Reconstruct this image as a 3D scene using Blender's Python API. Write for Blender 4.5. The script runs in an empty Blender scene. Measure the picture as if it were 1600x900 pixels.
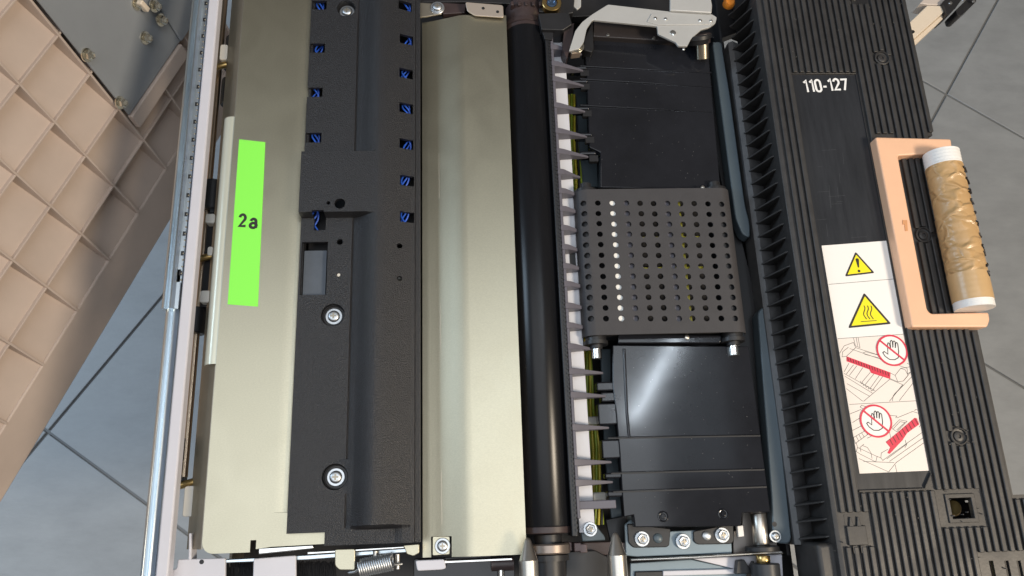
import bpy, math, random
from mathutils import Vector, Matrix
random.seed(7)
R_ = math.radians
S = bpy.context.scene
COL = S.collection

# ------------------------------------------------------------------ camera
F = 1186.0; CX, CY = 800.0, 450.0          # lens in pixels of the 1600 x 900 photograph
ey = Vector((-145, 4000, F)).normalized()
ex = Vector((1, (145 - F*.06)/4000, .06)); ex = (ex - ey*ex.dot(ey)).normalized()
EX = Vector((ex.x, ex.y, -ex.z)); EY = Vector((ey.x, ey.y, -ey.z)); EZ = EX.cross(EY)
ROT = Matrix((EX, EY, EZ))                 # camera to world
CAM = -(ROT @ Vector((0, 0, -1)))*.593
cam = bpy.data.cameras.new('camera'); co = bpy.data.objects.new('camera', cam); COL.objects.link(co)
cam.sensor_width = 36; cam.lens = F/1600*36; cam.clip_start = .01; cam.clip_end = 60
co.matrix_world = Matrix.Translation(CAM) @ ROT.to_4x4()
S.camera = co
# ------------------------------------------------------------------ world, lamps, exposure
W = bpy.data.worlds.new('World'); S.world = W; W.use_nodes = True
W.node_tree.nodes['Background'].inputs[0].default_value = (.50, .46, .43, 1)
W.node_tree.nodes['Background'].inputs[1].default_value = .25
def area(name, loc, tgt, sx, sy, power, col):
    l = bpy.data.lights.new(name, 'AREA'); l.shape = 'RECTANGLE'; l.size = sx; l.size_y = sy
    l.energy = power; l.color = col
    o = bpy.data.objects.new(name, l); COL.objects.link(o); o.location = loc
    o.rotation_euler = (Vector(tgt) - Vector(loc)).to_track_quat('-Z', 'Y').to_euler()
area('ceiling_light', (-.42, -.30, 1.9), (-.40, -.30, 0), 1.6, 2.0, 19, (.90, .95, 1))
area('sunny_window', (1.45, -.80, 1.70), (.1, 0, 0), .42, .42, 48, (1, .85, .66))
area('left_window', (-1.75, .40, .42), (0, .1, 0), .5, 1.5, 27, (.62, .81, 1))
S.view_settings.view_transform = 'Standard'; S.view_settings.look = 'None'
S.view_settings.exposure = 0; S.view_settings.gamma = 1
S.render.engine = 'CYCLES'; S.cycles.max_bounces = 8

# ------------------------------------------------------------------ measuring helpers
def P(px, py, z):
    d = ROT @ Vector(((px-CX)/F, (CY-py)/F, -1))
    return CAM + d*((z - CAM.z)/d.z)
def X(px, z, py=450): return P(px, py, z).x
def Y(py, z, px=700): return P(px, py, z).y

area('guide_sheen_panel', (.40, .30, 1.9), (.40, .30, 0), .85, .75, 1.3, (.72, .86, 1))  # added lamp panel that gives the near guide a broad bluish reflection
# ceiling tube whose reflection streaks across the near paper guide
t0_, t1_ = [Vector((CAM.x, CAM.y, 0)) + (P(px, py, -.0125) - CAM)*4.05 for px, py in ((1058, 528), (985, 658))]
lt = bpy.data.lights.new('ceiling_tube', 'AREA'); lt.shape = 'RECTANGLE'; lt.size = .016; lt.size_y = (t0_-t1_).xy.length
lt.energy = 1.1; lt.color = (.80, .90, 1)
lo_ = bpy.data.objects.new('ceiling_tube', lt); COL.objects.link(lo_)
lo_.location = ((t0_.x+t1_.x)/2, (t0_.y+t1_.y)/2, 1.75)
lo_.rotation_euler = (0, 0, math.atan2(t0_.y-t1_.y, t0_.x-t1_.x) - math.pi/2)

# ------------------------------------------------------------------ materials
def mat(name, col, rough=.5, metal=0., bump=None, var=None, spec=.5, stretch=(1, 1, 1), rvar=0, trans=0, coat=0, smudge=None):
    m = bpy.data.materials.new(name); m.use_nodes = True
    n = m.node_tree.nodes; l = m.node_tree.links; b = n['Principled BSDF']
    b.inputs['Base Color'].default_value = (*col, 1); b.inputs['Roughness'].default_value = rough
    b.inputs['Metallic'].default_value = metal; b.inputs['Specular IOR Level'].default_value = spec
    b.inputs['Transmission Weight'].default_value = trans; b.inputs['Coat Weight'].default_value = coat
    tc = n.new('ShaderNodeTexCoord'); mp = n.new('ShaderNodeMapping'); mp.inputs['Scale'].default_value = stretch
    l.new(tc.outputs['Object'], mp.inputs['Vector'])
    if smudge:                                 # wear and finger marks: patches of another gloss
        t = n.new('ShaderNodeTexNoise'); t.inputs['Scale'].default_value = smudge[0]; t.inputs['Detail'].default_value = 5; t.inputs['Distortion'].default_value = 1.2
        l.new(tc.outputs['Object'], t.inputs['Vector'])
        m2 = n.new('ShaderNodeMapRange'); m2.inputs['From Min'].default_value = .35; m2.inputs['From Max'].default_value = .65
        m2.inputs['To Min'].default_value = max(.03, rough-smudge[1]); m2.inputs['To Max'].default_value = rough+smudge[1]
        l.new(t.outputs['Fac'], m2.inputs['Value']); l.new(m2.outputs[0], b.inputs['Roughness'])
    if bump:
        t = n.new('ShaderNodeTexNoise'); t.inputs['Scale'].default_value = bump[0]; t.inputs['Detail'].default_value = 3
        l.new(mp.outputs[0], t.inputs['Vector'])
        bp = n.new('ShaderNodeBump'); bp.inputs['Strength'].default_value = bump[1]; bp.inputs['Distance'].default_value = bump[2] if len(bump) > 2 else .0005
        l.new(t.outputs['Fac'], bp.inputs['Height']); l.new(bp.outputs[0], b.inputs['Normal'])
    if var:
        t = n.new('ShaderNodeTexNoise'); t.inputs['Scale'].default_value = var[0]; t.inputs['Detail'].default_value = 6; t.inputs['Roughness'].default_value = .65
        l.new(mp.outputs[0], t.inputs['Vector'])
        mr = n.new('ShaderNodeMapRange'); mr.inputs['From Min'].default_value = .25; mr.inputs['From Max'].default_value = .75
        mr.inputs['To Min'].default_value = 1-var[1]; mr.inputs['To Max'].default_value = 1+var[1]
        l.new(t.outputs['Fac'], mr.inputs['Value'])
        mx = n.new('ShaderNodeVectorMath'); mx.operation = 'SCALE'; mx.inputs[0].default_value = col
        l.new(mr.outputs[0], mx.inputs['Scale']); l.new(mx.outputs[0], b.inputs['Base Color'])
        if rvar:
            m2 = n.new('ShaderNodeMapRange'); m2.inputs['From Min'].default_value = .3; m2.inputs['From Max'].default_value = .7
            m2.inputs['To Min'].default_value = max(.02, rough-rvar); m2.inputs['To Max'].default_value = rough+rvar
            l.new(t.outputs['Fac'], m2.inputs['Value']); l.new(m2.outputs[0], b.inputs['Roughness'])
    return m
M_tile = mat('floor_tile', (.265, .28, .295), .5, var=(18, .13), bump=(120, .2, .001), rvar=.08, stretch=(.8, 1.7, 1))
M_grout = mat('grout', (.15, .155, .16), .8)
M_beige = mat('beige_plastic', (.50, .412, .36), .45, var=(14, .09), bump=(700, .05))
M_beige2 = mat('cream_paint', (.72, .62, .50), .45, var=(20, .04))
M_door_steel = mat('door_steel', (.24, .26, .285), .45, .0, var=(12, .08))
M_bolt = mat('bolt_yellow_zinc', (.80, .76, .64), .22, 1)
M_plate = mat('plated_steel', (.51, .478, .365), .38, 1, bump=(2200, .2, .0003), var=(1500, .09), stretch=(.5, 1, 1), smudge=(22, .016))
M_plate_dark = mat('plated_steel_flange', (.42, .38, .31), .5, 1, var=(60, .1))
M_galv = mat('galvanised', (.66, .74, .80), .32, 1, var=(40, .12), stretch=(6, .25, 1), rvar=.08)
M_silver = mat('bright_steel', (.80, .80, .78), .22, 1)
M_zinc = mat('zinc_screw', (.60, .63, .66), .42, 1)
M_satin = mat('turned_steel', (.60, .57, .52), .34, 1, var=(400, .08), stretch=(1, 6, 1))
M_white = mat('pale_painted_steel', (.60, .60, .66), .42, 0, var=(30, .04))
M_lever = mat('pale_grey_sheet', (.50, .50, .49), .40, .25, var=(40, .05))
M_cover = mat('textured_black_plastic', (.0165, .017, .020), .36, 0, bump=(1400, 1., .0006), var=(900, .45))
M_gloss = mat('gloss_black_plastic', (.013, .014, .018), .10, 0, var=(22, .3), smudge=(30, .010))
M_drum = mat('roller_skin', (.008, .0085, .0105), .27, 0, var=(150, .2), stretch=(1, .12, 1), spec=.26)
M_black = mat('plain_black_plastic', (.017, .017, .019), .42, 0, var=(60, .25))
M_black2 = mat('chassis_black', (.012, .012, .014), .5)
M_brown = mat('brown_black_plastic', (.045, .030, .030), .42, 0, var=(60, .3))
M_fin = mat('grey_fin_plastic', (.115, .11, .135), .42)
M_strip = mat('white_strip', (.62, .63, .68), .45)
M_belt = mat('rubber_belt', (.044, .042, .0455), .62, 0, var=(60, .12), bump=(900, .2))
M_fuser = mat('fuser_plastic', (.036, .0345, .0345), .48, 0, var=(90, .25), bump=(500, .12), smudge=(25, .08))
M_panel = mat('smooth_panel', (.021, .023, .028), .34, 0, var=(45, .22), stretch=(4, .4, 1), rvar=.05)
M_blue = mat('shaded_blue_grey_paint', (.08, .108, .13), .40, .15, var=(25, .08))  # darkened so the side brackets' shading sits in the colour
M_blue2 = mat('light_blue_grey_paint', (.20, .26, .305), .38, .15, var=(25, .08))  # lighter copy of the same paint, without that shading
M_peach = mat('peach_plastic', (.79, .48, .31), .45, 0, var=(30, .04), bump=(500, .06))
M_label = mat('label_paper', (.83, .81, .79), .5)
M_label2 = mat('label_paper_tinted', (.80, .72, .67), .5)
M_green = mat('green_label', (.26, .93, .09), .5)
M_ink = mat('black_ink', (.022, .02, .02), .5)
M_ink2 = mat('fine_ink', (.12, .115, .11), .5)
M_yel = mat('warning_yellow', (.88, .76, .015), .45)
M_red = mat('warning_red', (.66, .035, .075), .45)
M_wtext = mat('white_print', (.82, .82, .82), .5)
M_wire = mat('yellow_green_wire', (.24, .31, .025), .4)
M_wire_y = mat('yellow_wire', (.44, .37, .03), .4)
M_bluewire = mat('blue_wire', (.03, .12, .62), .35)
M_tie = mat('white_nylon', (.70, .68, .63), .4)
M_film = mat('clear_film', (.62, .64, .55), .30, .3, spec=.5)
M_brass = mat('brass', (.62, .44, .18), .3, 1)
M_shaft = mat('bronze_shaft', (.52, .40, .29), .3, 1)
M_orange = mat('orange_plastic', (.75, .25, .03), .4)
M_tape_white = mat('white_tape', (.80, .79, .77), .5, bump=(260, .3, .001))
def tape_mat():
    m = mat('brown_packing_tape', (.50, .315, .145), .38, 0, var=(30, .12), coat=.08)
    n = m.node_tree.nodes; l = m.node_tree.links; b = n['Principled BSDF']
    tc = n.new('ShaderNodeTexCoord'); mp = n.new('ShaderNodeMapping'); mp.inputs['Scale'].default_value = (1, 1.5, 1)
    l.new(tc.outputs['Object'], mp.inputs[0])
    nz = n.new('ShaderNodeTexNoise'); nz.inputs['Scale'].default_value = 45; l.new(mp.outputs[0], nz.inputs['Vector'])
    ad = n.new('ShaderNodeVectorMath'); ad.operation = 'MULTIPLY_ADD'; ad.inputs[1].default_value = (.02, .02, .02)
    l.new(nz.outputs['Color'], ad.inputs[0]); l.new(mp.outputs[0], ad.inputs[2])
    v = n.new('ShaderNodeTexVoronoi'); v.feature = 'DISTANCE_TO_EDGE'; v.inputs['Scale'].default_value = 48
    l.new(ad.outputs[0], v.inputs['Vector'])
    cr = n.new('ShaderNodeMapRange'); cr.inputs['From Max'].default_value = .20; cr.interpolation_type = 'SMOOTHSTEP'; l.new(v.outputs['Distance'], cr.inputs['Value'])
    bp = n.new('ShaderNodeBump'); bp.inputs['Strength'].default_value = 1.0; bp.inputs['Distance'].default_value = .0011; bp.invert = True
    l.new(cr.outputs[0], bp.inputs['Height']); l.new(bp.outputs[0], b.inputs['Normal']); l.new(bp.outputs[0], b.inputs['Coat Normal'])
    return m
M_tape = tape_mat()
M_tape2 = mat('smooth_brown_tape', (.55, .36, .175), .36, 0, var=(40, .08), coat=.1, bump=(90, .15, .001))

# ------------------------------------------------------------------ mesh builder
class MB:
    def __init__(s): s.v = []; s.f = []
    def add(s, vs, fs):
        o = len(s.v); s.v += [tuple(v) for v in vs]; s.f += [tuple(i+o for i in f) for f in fs]; return s
    def box(s, x0, x1, y0, y1, z0, z1):
        if x0 > x1: x0, x1 = x1, x0
        if y0 > y1: y0, y1 = y1, y0
        if z0 > z1: z0, z1 = z1, z0
        return s.add([(x0,y0,z0),(x1,y0,z0),(x1,y1,z0),(x0,y1,z0),(x0,y0,z1),(x1,y0,z1),(x1,y1,z1),(x0,y1,z1)],
                     [(3,2,1,0),(4,5,6,7),(0,1,5,4),(1,2,6,5),(2,3,7,6),(3,0,4,7)])
    def prism(s, pts, z0, z1):
        """outline of (x, y) points between two heights"""
        a = sum(p[0]*q[1]-q[0]*p[1] for p, q in zip(pts, pts[1:]+pts[:1]))
        if a < 0: pts = pts[::-1]
        n = len(pts)
        vs = [(p[0], p[1], z0) for p in pts] + [(p[0], p[1], z1) for p in pts]
        return s.add(vs, [tuple(range(n-1, -1, -1)), tuple(range(n, 2*n))] + [(i, (i+1) % n, n+(i+1) % n, n+i) for i in range(n)])
    def profile(s, pts, y0, y1):
        """closed (x, z) section drawn out along Y"""
        if y0 > y1: y0, y1 = y1, y0
        a = sum(p[0]*q[1]-q[0]*p[1] for p, q in zip(pts, pts[1:]+pts[:1]))
        if a < 0: pts = pts[::-1]
        n = len(pts)
        vs = [(p[0], y0, p[1]) for p in pts] + [(p[0], y1, p[1]) for p in pts]
        return s.add(vs, [tuple(range(n)), tuple(range(2*n-1, n-1, -1))] + [((i+1) % n, i, n+i, n+(i+1) % n) for i in range(n)])
    def lathe(s, p0, d, prof, n=28):
        """prof: (distance along axis, radius)"""
        d = Vector(d).normalized(); p0 = Vector(p0)
        u = d.orthogonal().normalized(); w = d.cross(u)
        vs = []
        for h, r in prof:
            for k in range(n):
                a = 2*math.pi*k/n; vs.append(p0 + d*h + (u*math.cos(a)+w*math.sin(a))*r)
        fs = []
        for i in range(len(prof)-1):
            for k in range(n):
                fs.append((i*n+k, i*n+(k+1) % n, (i+1)*n+(k+1) % n, (i+1)*n+k))
        fs.append(tuple(range(n-1, -1, -1))); fs.append(tuple((len(prof)-1)*n+k for k in range(n)))
        return s.add(vs, fs)
    def cyl(s, p0, p1, r, n=24):
        p0, p1 = Vector(p0), Vector(p1); L = (p1-p0).length
        return s.lathe(p0, p1-p0, [(0, r), (L, r)], n)
    def tube(s, pts, r, n=8):
        pts = [Vector(p) for p in pts]; vs = []; fs = []
        u = None
        for i, p in enumerate(pts):
            d = (pts[min(i+1, len(pts)-1)] - pts[max(i-1, 0)]).normalized()
            u = d.orthogonal().normalized() if u is None else (u - d*u.dot(d)).normalized()
            w = d.cross(u)
            for k in range(n):
                a = 2*math.pi*k/n; vs.append(p + (u*math.cos(a)+w*math.sin(a))*r)
        for i in range(len(pts)-1):
            for k in range(n): fs.append((i*n+k, i*n+(k+1) % n, (i+1)*n+(k+1) % n, (i+1)*n+k))
        fs.append(tuple(range(n-1, -1, -1))); fs.append(tuple((len(pts)-1)*n+k for k in range(n)))
        return s.add(vs, fs)
    def surface(s, xs, ys, zf, rects=(), circs=(), skip=None):
        """sheet over a grid of lines, with real rectangular and round openings"""
        xs = set(xs); ys = set(ys)
        for x0, x1, y0, y1 in rects: xs |= {x0, x1}; ys |= {y0, y1}
        sq = [(c[0]-1.3*c[2], c[0]+1.3*c[2], c[1]-1.3*c[2], c[1]+1.3*c[2]) for c in circs]
        for x0, x1, y0, y1 in sq: xs |= {x0, x1}; ys |= {y0, y1}
        def clean(a):
            a = sorted(a); o = [a[0]]
            for q in a[1:]:
                if q-o[-1] > 1e-6: o.append(q)
            return o
        xs = clean(xs); ys = clean(ys)
        idx = {}
        vs, fs = [], []
        def vid(i, j):
            if (i, j) not in idx: idx[i, j] = len(vs); vs.append((xs[i], ys[j], zf(xs[i], ys[j])))
            return idx[i, j]
        for i in range(len(xs)-1):
            for j in range(len(ys)-1):
                mx, my = (xs[i]+xs[i+1])/2, (ys[j]+ys[j+1])/2
                if any(r[0] < mx < r[1] and r[2] < my < r[3] for r in list(rects)+sq): continue
                if skip and skip(mx, my): continue
                fs.append((vid(i, j), vid(i+1, j), vid(i+1, j+1), vid(i, j+1)))
        for (cx, cy, r), (x0, x1, y0, y1) in zip(circs, sq):
            n = 24; o = len(vs)
            for k in range(n):
                a = 2*math.pi*k/n; x, y = cx+r*math.cos(a), cy+r*math.sin(a); vs.append((x, y, zf(x, y)))
            I = [i for i, x in enumerate(xs) if x0-2e-6 < x < x1+2e-6]; J = [j for j, y in enumerate(ys) if y0-2e-6 < y < y1+2e-6]
            e, t = n//8, n//4                       # corner steps: 45, 135, 225, 315 degrees
            sides = [([vid(I[-1], j) for j in J], -e), ([vid(i, J[-1]) for i in I[::-1]], e), ([vid(I[0], j) for j in J[::-1]], e+t), ([vid(i, J[0]) for i in I], e+2*t)]
            for run, k0 in sides:
                fs.append(tuple(run + [o + (k0+q) % n for q in range(t, -1, -1)]))
        return s.add(vs, fs)
    def strokes(s, lines, w, z):
        """flat printed pen strokes: lines of (x, y) points"""
        for ln in lines:
            for a, b in zip(ln, ln[1:]):
                a, b = Vector(a[:2]), Vector(b[:2]); d = b-a
                if d.length < 1e-7: continue
                d.normalize(); t = Vector((-d.y, d.x))*w/2; e = d*w*.3
                q = [a-e-t, b+e-t, b+e+t, a-e+t]
                s.add([(p.x, p.y, z) for p in q], [(0, 1, 2, 3)])
        return s
    def ribbon(s, lines, w, z, close=False):
        """printed strokes with mitred joints, one strip per line"""
        for ln in lines:
            p = [Vector(q[:2]) for q in ln]; n = len(p); L_, R2 = [], []
            for i in range(n):
                a = p[i-1] if (i or close) else None; c = p[(i+1) % n] if (i < n-1 or close) else None
                d0 = (p[i]-a).normalized() if a is not None else (c-p[i]).normalized()
                d1 = (c-p[i]).normalized() if c is not None else d0
                n0, n1 = Vector((-d0.y, d0.x)), Vector((-d1.y, d1.x)); m = n0+n1
                m = n0 if m.length < .2 else m.normalized(); k = min(1.5, 1/max(.35, m.dot(n0)))
                ext = -d0*w*.0
                L_.append(p[i]+m*w/2*k); R2.append(p[i]-m*w/2*k)
            o = [(q.x, q.y, z) for q in L_] + [(q.x, q.y, z) for q in R2]
            s.add(o, [(n+i, n+(i+1) % n, (i+1) % n, i) for i in range(n if close else n-1)])
        return s
    def flat(s, pts, z):
        a = sum(p[0]*q[1]-q[0]*p[1] for p, q in zip(pts, pts[1:]+pts[:1]))
        if a < 0: pts = pts[::-1]
        return s.add([(p[0], p[1], z) for p in pts], [tuple(range(len(pts)))])
    def disc(s, c, r, z, n=28):
        return s.flat([(c[0]+r*math.cos(2*math.pi*k/n), c[1]+r*math.sin(2*math.pi*k/n)) for k in range(n)], z)
    def mesh(s, name, m, ang=35, frame=None):
        me = bpy.data.meshes.new(name); me.from_pydata(s.v, [], s.f); me.validate(); me.update()
        if frame: me.transform(frame)
        me.materials.append(m)
        me.shade_smooth(); me.set_sharp_from_angle(angle=R_(ang))
        return me
def thing(name, label, cat, loc=(0, 0, 0), group=None):
    o = bpy.data.objects.new(name, None); COL.objects.link(o); o.location = loc; o.empty_display_size = .02
    o['label'] = label; o['category'] = cat
    if group: o['group'] = group
    return o
def wloc(o):
    v = Vector((0, 0, 0))
    while o: v += o.location; o = o.parent
    return v
def part(name, mb, m, parent=None, bevel=0, seg=2, solid=0, label=None, ang=35, off=(0, 0, 0), kind=None, frame=None):
    if solid:                                  # give a sheet its thickness and its edges
        n = len(mb.v); mb.v += [(x, y, z-solid) for x, y, z in mb.v]; ed = set()
        for f in mb.f: ed |= {(a, b) for a, b in zip(f, f[1:]+f[:1])}
        rim = [(b, a, n+a, n+b) for a, b in ed if (b, a) not in ed]
        mb.f += [tuple(n+k for k in f[::-1]) for f in mb.f] + rim
    me = mb if isinstance(mb, bpy.types.Mesh) else mb.mesh(name, m, ang, frame)
    o = bpy.data.objects.new(name, me); COL.objects.link(o)
    o.location = Vector(off) - (wloc(parent) if parent else Vector((0, 0, 0)))
    if parent: o.parent = parent
    if bevel:
        q = o.modifiers.new('bevel', 'BEVEL'); q.width = bevel; q.segments = seg; q.limit_method = 'ANGLE'; q.angle_limit = R_(40)
    if bevel or solid:
        q = o.modifiers.new('normals', 'WEIGHTED_NORMAL'); q.keep_sharp = True; q.weight = 80
    if label: o['label'] = label
    if kind: o['kind'] = kind
    return o
def top(o, label, cat, group=None):
    o['label'] = label; o['category'] = cat
    if group: o['group'] = group
    return o
def round_poly(pts, r, n=5):
    """rounds the corners of an (x, y) outline"""
    out = []; N = len(pts)
    for i in range(N):
        p = Vector(pts[i][:2]); a = Vector(pts[i-1][:2])-p; b = Vector(pts[(i+1) % N][:2])-p
        q = min(r, a.length*.45, b.length*.45)
        s, e = p+a.normalized()*q, p+b.normalized()*q
        for k in range(n+1):
            t = k/n; out.append(tuple((1-t)**2*s + 2*t*(1-t)*p + t*t*e))
    return out
def pp(pts, z): return [tuple(P(x, y, z))[:2] for x, y in pts]
SCREWS = {}
def screw(parent, p, r, m=M_zinc, hexed=False, h=None):
    """pan-head screw with a cross recess; washer flange when hexed"""
    key = (round(r, 5), m.name, hexed)
    if key not in SCREWS:
        b = MB()
        if hexed:
            b.lathe((0,0,0), (0,0,1), [(0, r*1.0), (r*.15, r*1.0), (r*.2, r*.95)], 28)
            b.lathe((0,0,r*.2), (0,0,1), [(0, r*.74), (r*.45, r*.74), (r*.55, r*.62), (r*.5, r*.42), (r*.32, r*.34)], 6)
            b.lathe((0,0,r*.5), (0,0,1), [(0, r*.4), (r*.25, r*.36), (r*.3, r*.22), (r*.1, r*.16)], 20)
        else:
            b.lathe((0,0,0), (0,0,1), [(0, r), (r*.14, r), (r*.2, r*.93), (r*.2, r*.70), (r*.42, r*.66), (r*.56, r*.52), (r*.6, r*.36)], 28)
        nf = len(b.f)
        c = b
        zc = r*.8 if hexed else r*.6
        c.box(-r*.34, r*.34, -r*.10, r*.10, zc-r*.1, zc+r*.02); c.box(-r*.10, r*.10, -r*.34, r*.34, zc-r*.1, zc+r*.03)
        SCREWS[key] = me = b.mesh('screw', m); me.materials.append(M_plate_dark)
        for f in me.polygons: f.material_index = int(f.index >= nf)
    return part('screw', SCREWS[key], m, parent, off=p)
def arc(cx, cy, rx, ry, a0, a1, n=12):
    return [(cx+rx*math.cos(R_(a0+(a1-a0)*k/n)), cy+ry*math.sin(R_(a0+(a1-a0)*k/n))) for k in range(n+1)]
GLYPH = {  # pen lines in a box one unit high
    '1': [[(.10, .76), (.26, .88), (.30, .92), (.30, 0)]],
    '0': [arc(.26, .70, .19, .23, 0, 180) + arc(.26, .23, .19, .23, 180, 360) + [(.45, .70)]],
    '2': [arc(.26, .68, .19, .25, 170, -35, 14) + [(.08, .07), (.50, .07)]],
    '7': [[(.04, .86), (.46, .86), (.20, 0)]],
    '-': [[(.05, .36), (.30, .36)]],
    'a': [[(.44, 0), (.44, .46)] + arc(.27, .46, .17, .20, 20, 165, 8), arc(.27, .20, .20, .17, 60, 415, 18)]}
def letters(txt, h, w, adv, z=0, sx=1):
    """printed characters, one mesh each, centred on the line"""
    tot = sum(adv[c] for c in txt); x = -tot/2; out = []
    for c in txt:
        m = MB(); zz = z
        for ln in GLYPH[c]:
            m.ribbon([[((x + p[0])*h*sx, (p[1]-.46)*h) for p in ln]], w*h, zz); zz += .00006
        out.append(m); x += adv[c]
    return out

# ------------------------------------------------------------------ floor of grey tiles
ZF = -.60
fl = part('floor', MB().box(-4, 4, -4, 4, ZF-.05, ZF-.003), M_grout); fl['kind'] = 'structure'
L0 = P(75, 675, ZF); fa = R_(-35.3); va = Vector((math.cos(fa), math.sin(fa))); ua = Vector((-va.y, va.x))
TB = [-1.34, -.893, -.447, 0, .447, .893, 1.315, 1.76, 2.2]; SB = [-.893, -.447, 0, .447, .893, 1.34, 1.79, 2.23]
for i in range(len(SB)-1):
    for j in range(len(TB)-1):
        g = .0020
        q = [(SB[i]+g, TB[j]+g), (SB[i+1]-g, TB[j]+g), (SB[i+1]-g, TB[j+1]-g), (SB[i]+g, TB[j+1]-g)]
        w = [Vector((L0.x, L0.y)) + va*a + ua*b for a, b in q]
        part('tile', MB().prism([tuple(p) for p in w], ZF-.006, ZF), M_tile, fl, bevel=.001, seg=1)

# ------------------------------------------------------------------ ribbed beige door standing open on the left
D_A = Vector((-.32207, -.93009, .17665)); D_B = Vector((.15382, -.26480, -.95196)); LAM = .80
D_B = (D_B - D_A*D_B.dot(D_A)).normalized(); D_N = D_A.cross(D_B).normalized()
if D_N.x < 0: D_N = -D_N
d0 = ROT @ Vector(((93-CX)/F, (CY-55)/F, -1))
CA, CB = .0722*LAM, .0559*LAM
# the grid's own origin is at pixel (93, 55); its depth follows from the cell size
import itertools
def door_fit():
    best = None
    for k in range(400):
        dep = .5 + k*.003; o = CAM + d0*dep
        e = 0
        for (i, j, u, v) in ((2, 3, 122, 360), (4, 3, 15, 532), (0, 3, 225, 230), (3, 2, 22, 413)):
            c = ROT.transposed() @ (o + D_A*CA*i + D_B*CB*j - CAM)
            e += (CX + F*c.x/-c.z - u)**2 + (CY - F*c.y/-c.z - v)**2
        if best is None or e < best[0]: best = (e, o)
    return best[1]
DO = door_fit()
DM = Matrix.Translation(DO) @ Matrix((D_A, D_B, D_A.cross(D_B))).transposed().to_4x4()
sgn = 1 if D_A.cross(D_B).dot(D_N) > 0 else -1
door = thing('printer_door', 'beige plastic printer door with deep square ribs standing open beside the drawer', 'door', DO + D_B*.3)
DEP = .020
def dbox(a0, a1, b0, b1, n0, n1): return MB().box(a0*CA, a1*CA, b0*CB, b1*CB, n0*sgn, n1*sgn)
I0, I1, J0, J1 = -3.0, 7.0, -3.0, 4.3
DEP = .018
t = .0011
for j in range(-3, 4):
    b0, b1 = j*CB, (j+1)*CB - .0
    pts = [(b0, -DEP), (b1, -.0035), (b1, -DEP-.004), (b0, -DEP-.004)]
    m = MB(); A0, A1 = I0*CA, I1*CA
    m.add([(A0, p, q*sgn) for p, q in pts] + [(A1, p, q*sgn) for p, q in pts], [(0, 1, 5, 4), (3, 2, 1, 0), (4, 5, 6, 7), (1, 2, 6, 5), (2, 3, 7, 6), (3, 0, 4, 7)])
    part('sloped_web', m, M_beige, door, frame=DM)
for i in range(-2, 7):
    part('rib', MB().box(i*CA-t, i*CA+t, J0*CB, 4*CB, -DEP*sgn, 0), M_beige, door, bevel=.0004, frame=DM)
for j in range(-2, 4):
    for i in range(-3, 7):
        part('rib', MB().box(i*CA+t, (i+1)*CA-t, j*CB-t*.8, j*CB+t*.8, -DEP*sgn, -.0004*sgn), M_beige, door, bevel=.0004, frame=DM)
part('lower_border', dbox(I0, I1, 4.0, 4.97, -DEP, -.0015), M_beige, door, bevel=.0015, frame=DM)
part('end_wall', dbox(I0-.05, I0, J0, 4.97, -DEP-.003, 0), M_beige, door, frame=DM)
mp_ = part('backing_plate', dbox(-2.9, -.04, J0, 2.22, .002, .004), M_door_steel, door, frame=DM, bevel=.0004, label='flat grey steel plate bolted to the door')
part('plate_edge_strip', dbox(-1.75, -.02, 2.24, 2.58, .001, .007), M_beige, door, frame=DM, bevel=.001, label='straight beige bar along the steel plate')
part('plate_flange', dbox(-2.9, -1.78, J0, 2.2, .0045, .0075), M_door_steel, door, frame=DM, bevel=.002)
def on_door(px, py, n=0):
    d = ROT @ Vector(((px-CX)/F, (CY-py)/F, -1)); nn = D_N
    k = ((DO + nn*n) - CAM).dot(nn)/d.dot(nn); return CAM + d*k
bm_ = MB(); r = .0062
bm_.lathe((0,0,0), (0,0,1), [(0, r), (r*.2, r), (r*.25, r*.8)], 24); bm_.lathe((0,0,r*.2), (0,0,1), [(0, r*.72), (r*.7, r*.72), (r*.95, r*.5), (r*.8, r*.3)], 6)
bme = bm_.mesh('bolt', M_bolt); bme.transform(D_N.to_track_quat('Z', 'Y').to_matrix().to_4x4())
for px, py, n in ((135, 86, .004), (187, 160, .004), (226, 59, .004), (240, 9, .0075), (250, 31, .0075), (213, 6, .004)):
    part('bolt', bme, M_bolt, door, off=on_door(px, py, n))
hb = on_door(214, 8, .004)
part('hinge_bracket', MB().box(-.0025, .0025, -.006, .006, 0, .006), M_beige2, door, bevel=.001, frame=Matrix.Translation(hb + D_N*.004) @ D_N.to_track_quat('Z', 'Y').to_matrix().to_4x4())
# ------------------------------------------------------------------ drawer slide on the left
sl = thing('drawer_slide', 'long pale steel beam with a galvanised sliding rail along its outer side', 'slide rail', (X(290, -.03), 0, -.03))
ya, yb = Y(-60, 0, 330), Y(960, 0, 260)
part('white_beam', MB().box(X(284, 0), X(302, 0), ya, yb, -.010, 0), M_white, sl, bevel=.0012)
z = -.003
def ridge_profile(p0, p1, n, zt, h, zb):
    xs = [X(p0, zt), X(p1, zt)]; pts = [(xs[0], zb)]
    N = n*8
    for k in range(N+1):
        q = k/N; pts.append((xs[0]+(xs[1]-xs[0])*q, zt - h*(.5-.5*math.cos(2*math.pi*n*q))**1.6 if False else zt - h*(.5+.5*math.cos(2*math.pi*n*q))))
    return pts + [(xs[1], zb)]
part('inner_rail', MB().profile(ridge_profile(260.5, 281, 2, z-.002, .003, -.026), ya, yb), M_galv, sl, ang=60)
yo = Y(481, 0, 265); nx0, nx1 = Y(418, 0, 275), Y(441, 0, 275)
pr = ridge_profile(252.5, 272.5, 2, z+.0035, .0035, -.024)
part('outer_rail', MB().profile(pr, ya, yo), M_galv, sl, ang=60)
xr0, xr1 = X(272.6, z), X(283, z)
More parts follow.
